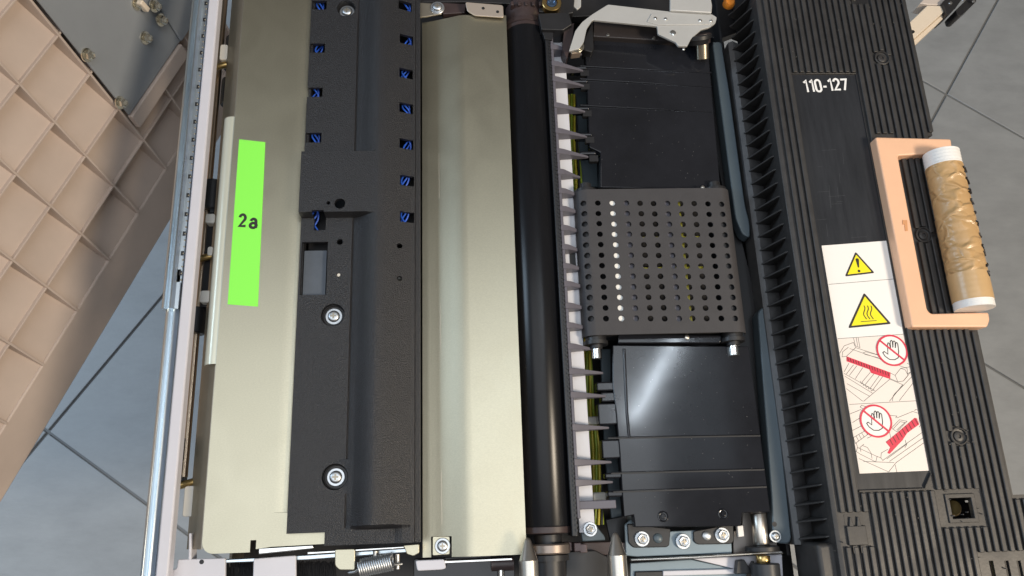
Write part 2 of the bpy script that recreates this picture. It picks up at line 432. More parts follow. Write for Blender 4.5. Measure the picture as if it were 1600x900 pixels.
part('outer_rail_lip', MB().box(xr0, xr1, ya, nx1+.0005, -.012, z).box(xr0, X(281.5, z), yo, nx0, -.012, z), M_galv, sl, bevel=.0006)
b = MB()
for k in range(54):
    yy = ya + (nx1-ya)*(k+.5)/54; b.lathe(((xr0+xr1)/2+.0018, yy, z-.0006), (0, 0, 1), [(0, .0009), (.0008, .0007), (.0012, .0002)], 8)
part('bearing_balls', b, M_plate_dark, sl, kind='stuff')
for k in range(18):
    yy = ya + (nx1-ya)*(k+.5)/18; part('bearing_slot', MB().box(xr1-.0026, xr1-.0004, yy-.0018, yy+.0018, z-.001, z+.0002), M_black2, sl)

# ------------------------------------------------------------------ feed shaft in the gap beside the slide
sh = thing('feed_shaft', 'thin bronze shaft with black rollers in the gap beside the pale beam', 'roller shaft', (X(316, -.03), 0, -.035))
zs = -.034; xs_ = X(313, zs)
part('shaft', MB().cyl((xs_, Y(-20, zs, 335), zs), (xs_, Y(745, zs, 305), zs), .0026), M_shaft, sh)
for (a, b_, px, r) in ((285, 331, 323, .0085), (482, 522, 312, .0085), (684, 720, 301, .0075), (60, 110, 338, .007), (125, 165, 335, .006)):
    part('roller', MB().lathe((X(px-3, zs), Y(b_, zs, 310), zs), (0, 1, 0), [(0, r*.9), (.001, r), (Y(a, zs, 310)-Y(b_, zs, 310)-.001, r), (Y(a, zs, 310)-Y(b_, zs, 310), r*.9)]), M_black, sh)
for (a, b_, p0, p1, zz) in ((331, 480, 314, 330, -.028), (722, 736, 290, 306, -.03), (740, 758, 292, 308, -.03)):
    part('roller_holder', MB().box(X(p0, zz), X(p1, zz), Y(b_, zz, 315), Y(a, zz, 315), -.045, zz), M_black, sh, bevel=.001)
for (px, py, w, h) in ((328, 341, 14, 15), (328, 392, 8, 14), (320, 463, 15, 18), (297, 783, 18, 40), (349, 81, 12, 28)):
    zz = -.020; q = P(px, py, zz)
    part('retainer_tab', MB().prism(round_poly([(q.x-w*.00027, q.y-h*.00027), (q.x+w*.00027, q.y-h*.00027), (q.x+w*.00027, q.y+h*.00027), (q.x-w*.00027, q.y+h*.00027)], .002), zz-.012, zz), M_tie, sh, bevel=.0006)
for py, px in ((403, 318), (756, 291), (104, 340)):
    q = P(px, py, -.024); part('brass_pin', MB().cyl((q.x-.008, q.y-.002, q.z), (q.x+.008, q.y+.002, q.z), .0028, 12), M_brass, sh)

# ------------------------------------------------------------------ left steel guide plate with the green label
g = thing('steel_guide_plate', 'flat plated steel guide plate carrying a bright green sticker', 'guide plate', (X(400, -.04), 0, -.04))
z = 0; px0 = X(346.5, z); px1 = X(458, z)
y0 = Y(865, z, 340); yt = Y(-40, z, 400)
xn = X(395, z, 860)-.001
outl = [(px0, yt), (px0, y0), (xn-.001, y0), (xn-.001, y0+.008), (xn+.003, y0+.008), (xn+.003, Y(858, z, 400)), (px1+.010, Y(851, z, 480)), (px1+.010, yt)]
rc = round_poly([outl[1]], .01) if False else None
ro = [outl[0]] + [(px0 + .008 - .008*math.cos(a), y0 + .008 - .008*math.sin(a)) for a in [k*math.pi/12 for k in range(7)]] + outl[2:6] + [(px1-.006, Y(853, z, 460)), (px1-.006, yt)]
part('plate', MB().prism(ro, -.0015, 0), M_plate, g)
# right-hand side rolls off downward under the black cover
xr = px1-.006; q = []
for k in range(7): q.append((xr + .0105*k/6, -.0016*(k/6)**2))
part('rolled_edge', MB().profile(q + [(a, c-.0015) for a, c in q[::-1]], Y(800, z, 460)+.0001, yt), M_plate, g, ang=60)
part('front_tongue', MB().prism([(px1-.006, Y(853, z, 460)), (X(520, z, 850), Y(849.5, z, 510)), (X(520, z, 850), Y(800, z, 500)), (px1-.006, Y(800, z, 460))], -.0015, 0), M_plate, g)
part('side_flange', MB().box(px0+.0002, px0+.0018, y0+.010, yt, -.055, -.0017), M_plate_dark, g)
fo = X(325, -.045)
part('lower_flange', MB().profile([(px0-.0002, -.0030), (px0-.0016, -.0032), (px0-.0180, -.0225), (px0-.0168, -.0240)], y0+.003, yt), M_plate_dark, g)
part('front_lip', MB().prism([(xn+.004, Y(866, -.006, 400)), (px1+.022, Y(857, -.006, 490)), (px1+.022, Y(855, -.006, 490)+.0015), (xn+.004, Y(866, -.006, 400)+.004)], -.012, -.004), M_silver, g, bevel=.0005)
# translucent sleeve along the plate's left side
sx = X(347, -.004); q = []
for k in range(13):
    a = math.pi*(.95 - .75*k/12); q.append((sx - .0015 + .0085*math.cos(a), -.0095 + .0085*math.sin(a)))
part('film_sleeve', MB().profile(q + [(sx-.0015+(a-sx+.0015)*.95, -.0095+(c+.0095)*.95) for a, c in q[::-1]], Y(568, 0, 338), Y(181, 0, 360)), M_film, g, ang=60, label='pale rolled film along the left edge of the plate')
lb = part('green_label', MB().prism(pp([(373.5, 217.5), (414.5, 222), (403, 479), (355.5, 475.5)], .0003), -.0001, .0003), M_green, g, bevel=.0001, seg=1)
for ch, px, py, hh in (('2', 379, 345, .0112), ('a', 396, 346.5, .0118)):
    part('letter', letters(ch, hh, .19, {ch: .54}, sx=1.0)[0], M_ink, lb, off=P(px, py, .00045))

# ------------------------------------------------------------------ black sensor cover
cv = thing('black_cover', 'long textured black plastic cover with small cable windows and pan head screws', 'cover', (X(560, 0), 0, -.01))
ZL, ZH = .004, .0148
PR = [(466, ZL), (547.5, ZL), (549.5, ZL-.0012), (552, ZL-.0006), (556, .0046), (560, .0059), (564, .0077), (568, .0096), (572, .0114), (576, .0129), (580, .0141), (585, ZH), (590, .0149), (600, .0138), (614, .0112), (630, .0081), (642, .0058), (648, .0050), (649.2, .0036), (656.5, .0032)]
PX = [(X(a, c), c) for a, c in PR]
def prof(x):
    if x <= PX[0][0]: return PX[0][1]
    for (a, c), (d, e) in zip(PX, PX[1:]):
        if x <= d: return c + (e-c)*(x-a)/(d-a)
    return PX[-1][1]
cy = lambda py: Y(py, .006, 560)
yA, yB, yC, yD, yE = Y(235, ZH-.001, 520), Y(333, ZH-.001, 520), cy(823), cy(830), cy(851)
xh = X(585, ZH); xcut = X(507, ZL, 840)
def cz(x, y):
    p = prof(x)
    if yB < y < yA and x < xh: 
        t_ = min(1, (yA-y)/.0009, (y-yB)/.0009); t_ = t_*t_*(3-2*t_); return p + (.0146-p)*t_
    if y < yC+.001:
        k = max(0, min(1, (yC+.001-y)/.0032)); k = k*k*(3-2*k)
        base = ZL if x < X(620, .006) else ZL + (prof(x)-ZL)*min(1, (x-X(620, .006))/.016)
        return p + (base-p)*k
    return p
rects = []; circs = []
def rect(px, py, w, h, z):
    q = P(px, py, z); rects.append((q.x-w*.00027, q.x+w*.00027, q.y-h*.00029, q.y+h*.00029)); return rects[-1]
LW = [(499, 8), (496, 75), (492, 144), (490, 215)]; RW = [(633, 10), (635, 62), (634.5, 115), (634.5, 169), (635, 225), (636, 282), (636, 339)]
for p in LW: rect(*p, 23, 15, ZL)
for p in RW: rect(*p, 20, 15, .0075)
rect(500, 348, 17, 22, ZL)
win = rect(490.5, 419, 37, 74, ZL)
def circ(px, py, r, z): q = P(px, py, z); circs.append((q.x, q.y, r*.00053)); return q
for a in ((513, 317, 2.8, .0146), (531, 318, 8, .0146), (531, 378, 4.6, ZL), (529.5, 430, 3.4, ZL), (624, 383, 4, .011), (624, 434, 3.6, .011)): circ(*a)
sc = [circ(520, 492, 17, ZL), circ(523, 745, 17.5, ZL), circ(541, 13, 15, ZL)]
xs = [a for a, c in PX] + [xcut]
ys = [Y(-40, .006, 560), yA+.0002, yA, yA-.0003, yA-.0006, yA-.001, yB, yB+.0003, yB+.0006, yB+.001, yB-.0002, yC+.001, yC+.0004, yC, yC-.0006, yC-.0012, yC-.0018, yC-.0024, yD, yE]
body = part('cover_body', MB().surface(xs, ys, cz, rects, circs, skip=lambda x, y: y < yD and x < xcut), M_cover, cv, solid=.003, ang=40)
# skirt below the rim
x0c, x1c = PX[0][0], PX[-1][0]
part('cover_skirt', MB().box(x0c+.0002, x0c+.002, yD, ys[0], -.008, ZL-.0028).box(x1c-.0022, x1c-.0004, yE, ys[0], -.010, .0008)
     .box(xcut+.0002, x1c-.0024, yE+.0001, yE+.002, -.006, ZL-.0034).box(x0c+.0021, xcut, yD+.0001, yD+.002, -.006, ZL-.0028), M_cover, cv)
part('inner_floor', MB().box(x0c+.003, x1c-.003, yE+.003, ys[0], -.014, -.012), M_black2, cv)
for q in sc:
    part('screw_cup', MB().lathe((q.x, q.y, -.0035), (0, 0, 1), [(0, .0092), (.0035, .0092), (.0040, .0086), (.0030, .0082), (.0012, .0080)], 28), M_black, cv)
    screw(cv, (q.x, q.y, -.0022), .0066)
part('window_plate', MB().box(win[0]+.0012, win[1]-.0016, win[2]+.0014, win[3]-.0055, -.0025, -.0008), mat('window_blue_grey', (.080, .095, .118), .32, 0, var=(60, .15)), cv, label='smooth blue grey plate set in the rectangular window')
for px, py in ((529.5, 430), (624, 434)):
    q = P(px, py, .001); part('white_peg', MB().lathe((q.x, q.y, -.008), (0, 0, 1), [(0, .0016), (.0105, .0016), (.011, .001)], 14), M_tie, cv)
# blue twisted wires running under the windows
for nm, pts, zz, lab in (('blue_wire', LW, -.0040, 'thin blue twisted wires glimpsed through the wide flat windows of the black cover'), ('blue_wire', RW, .0002, 'thin blue twisted wires glimpsed through the windows along the sloping side of the black cover')):
    o = thing(nm, lab, 'wire', (P(*pts[0], zz).x, 0, zz-.004), 'blue wires under the black cover')
    xa = X(sum(p[0] for p in pts)/len(pts), zz, 150); p1 = Y(365, zz, 500)
    px_l = pts is LW
    for s_ in range(3):
        pl = []
        for k in range(260):
            yy = Y(-40, zz, 560) + (p1 - Y(-40, zz, 560))*k/259
            a = yy/.026*2*math.pi + s_*math.pi*.42 + .9*math.sin(yy*37)
            pl.append((xa + (.0036 if px_l and yy < cy(300) else 0) + .0030*math.cos(a) + .001*math.sin(yy*61), yy, zz + .0014*math.sin(a)))
        part('strand', MB().tube(pl, .00075, 8), M_bluewire, o, ang=60)

# ------------------------------------------------------------------ ridged steel plate
rp = thing('ridged_steel_plate', 'plated steel plate folded along a lengthwise ridge between black cover and black roller', 'guide plate', (X(735, -.03), 0, -.03))
yt, yb = Y(24, 0, 740), Y(867, 0, 740)
PL = [(660, -.0104), (666, -.0100), (674, -.0090), (682, -.0077), (690, -.0063), (698, -.0049), (706, -.0035), (714, -.0020), (721, -.0008), (725, -.0002), (728, .0001), (730.5, .0003), (734, .00045), (770, .0003), (807, .0)]
RX = [(X(a, c), c) for a, c in PL]
def rz(x, y):
    if x <= RX[0][0]: return RX[0][1]
    for (a, c), (d, e) in zip(RX, RX[1:]):
        if x <= d: return c + (e-c)*(x-a)/(d-a)
    return RX[-1][1]
sl_r = []
for a, b_ in ((238, 308), (474, 547), (736, 820)):
    xx = X(687.5, -.0068); sl_r.append((xx-.00022, xx+.00022, Y(b_, -.005, 687), Y(a, -.005, 687)))
notch = (X(674, -.013, 850), X(706, -.008, 850), yb-.001, Y(838, -.010, 690))
part('panel', MB().surface([a for a, c in RX]+[RX[0][0]+.001], [yt + (yb-yt)*k/40 for k in range(41)], rz, [notch], skip=lambda x, y: False), M_plate, rp, solid=.0014, ang=40)
part('panel_side', MB().box(RX[-1][0]-.0012, RX[-1][0]-.0001, yb+.001, yt, -.020, -.0015), M_plate_dark, rp)
for q in sl_r:
    part('slit', MB().box(q[0], q[1], q[2], q[3], -.012, rz(q[0], 0)+.00015), M_plate_dark, rp)
tb = part('tab_bracket', MB().prism(round_poly(pp([(676, 838), (703, 838), (703, 866), (676, 868)], -.009), .0012), -.0085, -.007), M_plate, rp, bevel=.0003, label='small square steel tab with a screw in the notch of the plate')
screw(tb, P(691.5, 853, -.007), .0056)
part('tab_recess', MB().box(notch[0]-.001, notch[1]+.002, yb-.002, notch[3]+.003, -.028, -.020), M_black2, rp)
tb2 = part('rear_tab', MB().prism(round_poly(pp([(727, 3), (786, 8), (787, 27), (742, 24), (730, 17)], .004), .002), .0026, .004), mat('rear_tab_steel', (.72, .62, .53), .45, .8), rp, bevel=.0003, label='pale bent tab with two small rivets')
for px, py in ((755, 13), (777.5, 18.5)):
    q = P(px, py, .004); part('rivet', MB().lathe(q, (0, 0, 1), [(0, .0014), (.0005, .0012), (.0006, .0006)], 12), M_black, tb2)
tb3 = part('rear_screw_tab', MB().prism(pp([(653, 4), (690, 6), (690, 22), (664, 26), (653, 27)], -.004), -.0058, -.004), M_plate_dark, rp, bevel=.0003)
screw(tb3, P(683.5, 13, -.004), .0062)

# ------------------------------------------------------------------ black transfer roller
tr = thing('transfer_roller', 'long glossy black transfer roller lying beside the ridged steel plate', 'roller', (X(838, -.02), 0, -.035))
rr = .0188; zc = -.0165; xc = (X(806, zc+.004) + X(873, zc+.006))/2
q0, q1 = Y(833, 0, 850), Y(30, 0, 820)
part('roller_body', MB().lathe((xc, q0+.004, zc), (0, 1, 0), [(0, rr*.9), (0, rr*.97), (.001, rr), (q1-q0-.010, rr), (q1-q0-.009, rr*.97)], 72), M_drum, tr, ang=40)
for a, r, m, l_ in ((q0-.0005, rr*.995, M_brown, .005), (q1-.006, rr*1.01, M_brown, .004), (q1-.001, rr*.96, M_brown, .005)):
    part('end_ring', MB().lathe((xc, a, zc), (0, 1, 0), [(0, r*.96), (.0006, r), (l_-.0006, r), (l_, r*.96)], 48), m, tr)
part('hub', MB().lathe((xc, Y(905, -.01, 850), zc), (0, 1, 0), [(0, .012), (.012, .012), (.0121, .0145), (.016, .0145), (.0162, .010), (.030, .010)], 32), M_black, tr)
part('bearing_collar', MB().lathe((xc, Y(866, -.01, 850), zc), (0, 1, 0), [(0, .0150), (.001, .0158), (.006, .0158), (.007, .015)], 36), mat('dull_brown_steel', (.30, .25, .22), .4, .8), tr)
rh = part('rear_hub', MB().lathe((xc, q1+.004, zc), (0, 1, 0), [(0, rr*.86), (.006, rr*.9), (.018, rr*.9), (.020, rr*.7), (.05, rr*.7)], 40), M_brown, tr)
for k in range(5):
    part('hub_tooth', MB().box(xc-.013+k*.0062, xc-.0105+k*.0062, q1+.013, q1+.017, zc+.008, zc+.0185), M_brown, tr, bevel=.0005)

# ------------------------------------------------------------------ separation comb with fins, white strip
cb = thing('separation_comb', 'dark toothed comb with grey pointed fins across a white strip', 'comb', (X(885, -.02), 0, -.03))
zb = .0005; bx0, bx1 = X(873, zb), X(882.5, zb)
yb0, yb1 = Y(838, zb, 900), Y(55, zb, 862)
part('toothed_bar', MB().box(bx0, bx1-.0006, yb0, yb1, -.024, zb), M_black, cb, bevel=.0006)
b = MB(); n = 118
for k in range(n):
    yy = yb0+.004 + (yb1-yb0-.008)*k/n; b.box(bx1-.0022, bx1-.0006, yy-.0008, yy+.0008, zb, zb+.0008)
part('tooth_row', b, M_black, cb, kind='stuff')
part('fin_bar', MB().box(bx1-.0003, bx1+.0022, yb0+.012, yb1, -.012, zb-.001), M_fin, cb, bevel=.0005)
ws0, ws1 = X(886, -.0125), X(906, -.0125)
part('white_strip', MB().box(bx1+.0023, ws1, Y(832, -.0125, 915), Y(47, -.0125, 870), -.0140, -.0125), M_strip, cb, bevel=.0004)
part('dark_slot', MB().box(ws0+.0035, ws1-.002, Y(415, -.0122, 890), Y(389, -.0122, 890), -.0124, -.0121), M_black2, cb)
screw(cb, P(922, 827, -.0125), .0052, hexed=True)
FB = [72, 98, 122, 163, 203, 235, 267, 297, 325, 355, 385, 415, 443, 477, 508, 541, 580, 617, 668, 723, 755]
FT = [(910, 90), (912, 115), (913, 138), (915, 180), (918, 220), (920, 250), (907, 277), (910, 305), (912, 333), (913, 363), (913, 390), (917, 421), (920, 451), (922, 482), (923, 513), (927, 546), (943, 586), (947, 620), (952, 671), (956, 726), (958, 756)]
for py, (tx, ty) in zip(FB, FT):
    xb = X(870 + (py-450)*.05, zb); yy = Y(py, zb, 878)
    xt = X(tx, -.012, ty); x_a = bx1-.0004
    w = .00115
    q = [(x_a, zb+.0002), (x_a+.006, zb-.0012), (xt-.004, -.0095), (xt, -.0118), (xt-.001, -.0135), (x_a, -.0135)]
    f_ = MB(); wd = lambda a: w*(2.3 - 1.6*min(1, max(0, (a-x_a)/max(.001, xt-x_a))))
    f_.add([(a, -wd(a), c) for a, c in q] + [(a, wd(a), c) for a, c in q], [tuple(range(6)), tuple(range(11, 5, -1))] + [((i+1) % 6, i, 6+i, 6+(i+1) % 6) for i in range(6)])
    part('fin', f_, M_fin, cb, off=(0, yy, 0), bevel=.0003, seg=1)
yy = Y(790, zb, 890)
part('wide_fin', MB().box(bx1, X(961, -.008, 790), yy-.0030, yy+.0030, -.0135, -.003), M_fin, cb, bevel=.0006)

# ------------------------------------------------------------------ wires beside the comb
wh = thing('wire_harness', 'bundle of yellow and green wires tied beside the white strip', 'wires', (X(920, -.03), 0, -.035))
zw = -.042
wp = [(893, 150), (897, 230), (902, 270), (906, 330), (913, 430), (917, 560), (922, 640), (930, 700), (934, 760), (936, 835)]
for k in range(7):
    pl = []
    for i in range(len(wp)-1):
        for s_ in range(5):
            t_ = s_/5; px = wp[i][0]*(1-t_)+wp[i+1][0]*t_; py = wp[i][1]*(1-t_)+wp[i+1][1]*t_
            q = P(px, py, zw); a = k*2*math.pi/7 + py*.011
            pl.append((q.x + .0030*math.cos(a), q.y, zw + .0030*math.sin(a)))
    part('wire', MB().tube(pl, .00115, 8), (M_wire, M_wire_y, M_wire, M_wire_y, M_wire, M_black2, M_wire_y)[k], wh, ang=60)
for px, py in ((925, 658), (935, 776)):
    q = P(px, py, zw); part('cable_tie', MB().box(q.x-.0052, q.x+.0052, q.y-.0032, q.y+.0032, zw-.005, zw+.005), M_tie, wh, bevel=.0012)

# ------------------------------------------------------------------ glossy black paper guides
def guide(name, lab, outline, z, ribs, tabs, notches):
    o = thing(name, lab, 'paper guide', (*P(*outline[0], z)[:2], z-.02), 'glossy black paper guides around the belt')
    part('panel', MB().prism(pp(outline, z), z-.010, z), M_gloss, o, bevel=.0008)
    return o
zg = -.0125
u = guide('paper_guide', 'glossy black paper guide with three thin raised ribs behind the perforated belt', [(927, 55), (1106, 66), (1113, 150), (1126, 296), (938, 293), (938, 238), (921, 230), (917, 120), (913, 72), (927, 70)], zg, None, None, None)
for (ya_, yb_) in ((104, 114), (124, 136), (165, 175)):
    a, b_ = P(906, ya_, zg), P(1112, yb_, zg)
    part('rib', MB().add([(a.x, a.y-.0011, zg), (b_.x, b_.y-.0006, zg), (b_.x, b_.y+.0006, zg), (a.x, a.y+.0011, zg), (a.x, a.y-.0006, zg+.0016), (b_.x, b_.y-.0003, zg+.0007), (b_.x, b_.y+.0003, zg+.0007), (a.x, a.y+.0006, zg+.0016)],
         [(3,2,1,0),(4,5,6,7),(0,1,5,4),(1,2,6,5),(2,3,7,6),(3,0,4,7)]), M_gloss, u, bevel=.0003)
for py, px in ((108, 910), (129, 911), (171, 914), (212, 918), (241, 924)):
    q = P(px, py, zg); part('edge_tab', MB().box(q.x-.010, q.x+.004, q.y-.0012, q.y+.0020, zg-.010, zg+.0022), M_gloss, u, bevel=.0014, seg=4)
    part('notch', MB().box(q.x-.002, q.x+.0055, q.y-.0068, q.y-.0012, zg-.004, zg+.0003), M_black2, u)
part('sloped_back', MB().prism(pp([(928, 33), (1030, 40), (1032, 56), (1106, 64), (1106, 68), (927, 57)], zg+.006), zg-.006, zg+.006), mat('reflection_tinted_black', (.034, .029, .029), .25, 0), u, bevel=.0008, label='higher black step at the back of the guide, brownish reflection painted in')  # warm tone paints in the pinkish reflection on this step
part('side_block', MB().prism(pp([(912, 62), (926, 34), (928, 75), (925, 82), (912, 78)], zg+.008), zg-.006, zg+.008), M_black, u, bevel=.0008)
for px, py in ((950, 55), (1022, 60), (1098, 293)):
    q = P(px, py, zg+.006); part('stud', MB().lathe(q, (0, 0, 1), [(0, .0018), (.0008, .0014), (.001, .0005)], 14), M_satin, u)
lo = [(957, 539), (1170, 541), (1178, 600), (1204, 800), (1160, 801), (1158, 822), (992, 824), (990, 805), (975, 808), (972, 770), (968, 705), (962, 640), (957, 600)]
l2 = guide('paper_guide', 'glossy black paper guide with thin dark seams in front of the perforated belt', lo, zg, None, None, None)
for (xa, ya_, xb, yb_) in ((950, 685, 1188, 681), (955, 740, 1194, 734), (958, 769, 1198, 761)):
    a, b_ = P(xa, ya_, zg), P(xb, yb_, zg)
    part('seam', MB().add([(a.x, a.y-.0005, zg+.0001), (b_.x, b_.y-.0005, zg+.0001), (b_.x, b_.y+.0005, zg+.0001), (a.x, a.y+.0005, zg+.0001)], [(0, 1, 2, 3)]), M_black2, l2)
    part('rib', MB().add([(a.x, a.y+.0006, zg), (b_.x, b_.y+.0006, zg), (b_.x, b_.y+.0013, zg), (a.x, a.y+.0013, zg), (a.x, a.y+.0007, zg+.0009), (b_.x, b_.y+.0007, zg+.0009), (b_.x, b_.y+.0011, zg+.0006), (a.x, a.y+.0011, zg+.0006)],
         [(3,2,1,0),(4,5,6,7),(0,1,5,4),(1,2,6,5),(2,3,7,6),(3,0,4,7)]), M_gloss, l2, bevel=.0002)
for (xa, xb, ya_, yb_) in ((933, 966, 596, 611), (936, 972, 629, 664), (942, 976, 686, 717), (946, 978, 738, 748), (950, 980, 766, 777), (940, 962, 612, 628)):
    z2 = zg-.0012; a, b_ = P(xa, yb_, z2), P(xb, ya_, z2)
    part('edge_tab', MB().box(a.x, b_.x, a.y, b_.y, z2-.012, z2), M_gloss, l2, bevel=.0012, seg=3)
part('edge_bead', MB().tube([P(975, 545, zg), P(979, 640, zg), P(983, 684, zg)], .0012, 10), M_gloss, l2, ang=60)
part('rear_strip', MB().prism(pp([(966, 522), (1128, 524), (1126, 536), (966, 536)], zg+.003), zg-.004, zg+.003), M_gloss, l2, bevel=.0007)
for px, py in ((1036, 807), (1130, 803)):
    q = P(px, py, zg); part('stud', MB().lathe((q.x, q.y, zg-.0004), (0, 0, 1), [(0, .0042), (.0010, .0040), (.0012, .0034), (.0005, .0030), (.0003, .0020), (.0012, .0016)], 20), M_gloss, l2)
q = P(1073, 527, zg+.003); part('stud', MB().lathe(q, (0, 0, 1), [(0, .0022), (.001, .0017), (.0013, .0006)], 14), M_satin, l2)

# ------------------------------------------------------------------ perforated suction belt
bt = thing('suction_belt', 'dark grey rubber belt with rows of round holes stretched over two rollers', 'belt', (X(1030, -.02), Y(410, 0), -.035))
zB = 0.
bxl, bxr = X(907, -.004), X(1160, -.004); byt, byb = Y(294.5, zB, 1030), Y(521, zB, 1040)
RB = .0105
def bz(x, y):
    e = 0
    for d in (x-bxl, bxr-x):
        if d < RB: d = max(d, 0); e = max(e, RB - math.sqrt(max(0, RB*RB - (RB-d)**2)))
    return zB - e
hc = []
cpx = [912, 934, 957, 979, 1000.5, 1021.5, 1043, 1063.5, 1084.5, 1106, 1127]
shear = (X(969, 0, 496) - X(957, 0, 317))
for r_ in range(12):
    py = 316.6 + 16.25*r_*(1+.0009*r_)
    for c_ in range(11):
        x = X(cpx[c_] + (317-450)*0, 0, 317); yv = Y(py + .75*(c_-2)*.6, 0, 1000)
        hc.append((x + random.uniform(-.0002, .0002), yv + random.uniform(-.0002, .0002), .00235))
xs = [bxl + RB*(1-math.cos(math.pi/2*k/8)) for k in range(9)] + [bxr - RB*(1-math.cos(math.pi/2*k/8)) for k in range(9)]
part('belt', MB().surface(xs, [byt, byb], bz, (), hc), M_belt, bt, solid=.0011, ang=50)
xw = X(957, 0, 317)
part('white_backing', MB().box(xw-.0034, xw+.0032, byb+.004, byt-.004, -.006, -.0016), mat('bright_white_plastic', (.85, .85, .83), .5), bt, label='white strip showing through the third row of holes')
part('suction_box', MB().box(bxl+.011, bxr-.011, byb+.002, byt-.002, -.030, -.011), M_black2, bt)
for x in (X(979, 0, 317), X(1043, 0, 317)):
    part('backing_bar', MB().box(x-.0022, x+.0022, byb+.004, byt-.004, -.008, -.0035), M_fin, bt)
for py in (368, 416): 
    part('yellow_bar', MB().box(X(975, 0, 317), X(1090, 0, 317), Y(py, 0, 1000)-.0022, Y(py, 0, 1000)+.0003, -.0060, -.0042), M_wire_y, bt)
part('yellow_bar', MB().box(X(1062, 0, 317)-.0005, X(1062, 0, 317)+.0016, byb+.004, byt-.004, -.0062, -.0044), M_wire_y, bt)
part('yellow_bar', MB().box(X(914, 0, 317)-.0016, X(914, 0, 317)+.0006, byb+.004, byt-.03, -.0090, -.0070), M_wire_y, bt)
for x in (bxl+RB, bxr-RB):
    part('roller', MB().lathe((x, byb-.009, zB-RB-.0005), (0, 1, 0), [(0, .0045), (.0005, .0050), (.003, .0052), (.0031, .0094), (.006, .0096), (.0061, .0082), (.010, .0082), (byt-byb+.008, .0082), (byt-byb+.0081, .0094), (byt-byb+.012, .0094), (byt-byb+.0121, .005), (byt-byb+.018, .005)], 32), M_black, bt)
    part('roller_shaft', MB().lathe((x, byb-.017, zB-RB-.0005), (0, 1, 0), [(0, .0034), (.0006, .0040), (.009, .0040)], 24), M_silver, bt)

rnd = random.Random(21); b = MB()
for k in range(70):
    q = P(rnd.uniform(985, 1175), rnd.uniform(552, 795), zg); w = rnd.uniform(.00015, .0004)
    b.box(q.x-w, q.x+w, q.y-w*.7, q.y+w*.7, zg, zg+.0001)
part('dust_specks', b, mat('grey_dust', (.075, .075, .078), .8), l2, kind='stuff')
b = MB()
for k in range(60):
    q = P(rnd.uniform(935, 1100), rnd.uniform(95, 285), zg); w = rnd.uniform(.00012, .0003)
    b.box(q.x-w, q.x+w, q.y-w, q.y+w, zg, zg+.0001)
part('dust_specks', b, mat('grey_dust', (.075, .075, .078), .8), u, kind='stuff')

# ------------------------------------------------------------------ blue-grey side brackets
zz = -.018
for poly, lab in (([(1113, 66), (1127, 64), (1141, 150), (1164, 318), (1172, 350), (1172, 372), (1160, 366), (1149, 340)], 'blue grey sheet metal bracket rounded at its near end beside the far finned half'),
                  ([(1184, 488), (1193, 478), (1201, 500), (1237, 842), (1232, 850), (1208, 848), (1206, 780)], 'blue grey sheet metal bracket with a screw at its near end')):
    o = thing('side_bracket', lab, 'bracket', (*P(*poly[0], zz)[:2], -.05), 'blue grey side brackets')
    pts = pp(poly, zz)
    part('face', MB().prism(round_poly(pts, .006), -.030, zz), M_blue, o, bevel=.001)
    a, b_ = pts[0], pts[-1]
    part('flange', MB().prism([(a[0]+.001, a[1]), (a[0]+.0025, a[1]), (b_[0]+.0025, b_[1]), (b_[0]+.001, b_[1])], -.060, -.0182), M_blue, o)
    if poly[0][0] > 1150:
        screw(o, P(1211, 838, zz), .0045); q = P(1210, 819, zz); part('bolt_hole', MB().disc(q, .0018, zz+.0002), M_black2, o)

# ------------------------------------------------------------------ fuser unit
ZT = .018                                   # floor of the grooves on top
fu = thing('fuser_unit', 'large black ribbed fuser unit with warning sticker and side fins', 'fuser unit', (X(1350, -.05), 0, -.07))
fx = lambda px, py=450, z=ZT: X(px, z, py)
fy = lambda py, px=1350, z=ZT: Y(py, z, px)
xL = fx(1256); xE = fx(1241, z=.012)
ytop, ybot = fy(-80), fy(990)
x_up = fx(1457, 212); x_lo = fx(1527, 514); x_mid = fx(1478, 350)
y1_, y2_, y3_ = fy(212, 1420), fy(513, 1480), fy(773, 1585)
outl = [(xE+.004, ytop), (xE+.004, ybot), (fx(1690, 773), ybot), (fx(1690, 773), y3_), (x_lo, y3_), (x_lo, y2_), (x_mid, y2_), (x_mid, y1_), (x_up, y1_), (x_up, ytop)]
hx0, hx1, hy0, hy1 = fx(1485, 795), fx(1519, 795), fy(810, 1500), fy(778, 1500)
# recessed areas are built by giving the housing a lower floor there
px0, px1 = fx(1238, 120), fx(1336, 110); py0, py1 = fy(764, 1400), fy(116, 1290)
b = MB()
xs = sorted({xE+.0042, px0, px1, hx0, hx1, fx(1690, 773), x_lo, x_mid, x_up})
def inside(x, y):
    if y > y1_: return x < x_up
    if y > y2_: return x < x_mid
    if y > y3_: return x < x_lo
    return True
slots = []
for px in (1549, 1573, 1592):
    slots.append((fx(px-3.5, 880), fx(px+3.5, 880), fy(915, px), fy(876, px)))
b.surface(xs, [ytop, ybot, y1_, y2_, y3_], lambda x, y: ZT, [(px0, px1, py0, py1), (hx0, hx1, hy0, hy1)] + slots, skip=lambda x, y: not inside(x, y))
part('housing_top', b, M_fuser, fu, solid=.003)
b = MB(); zs0, zs1 = -.05, ZT-.003
b.box(x_up-.003, x_up-.0003, y1_, ytop, zs0, zs1).box(x_mid-.003, x_mid-.0003, y2_, y1_-.0001, zs0, zs1).box(x_lo-.003, x_lo-.0003, y3_, y2_-.003, zs0, zs1)
b.box(x_mid, x_up-.0031, y1_+.0003, y1_+.003, zs0, zs1).box(x_mid, x_lo-.0031, y2_-.003, y2_-.0003, zs0, zs1).box(x_lo, fx(1690, 773), y3_-.003, y3_-.0003, zs0, zs1)
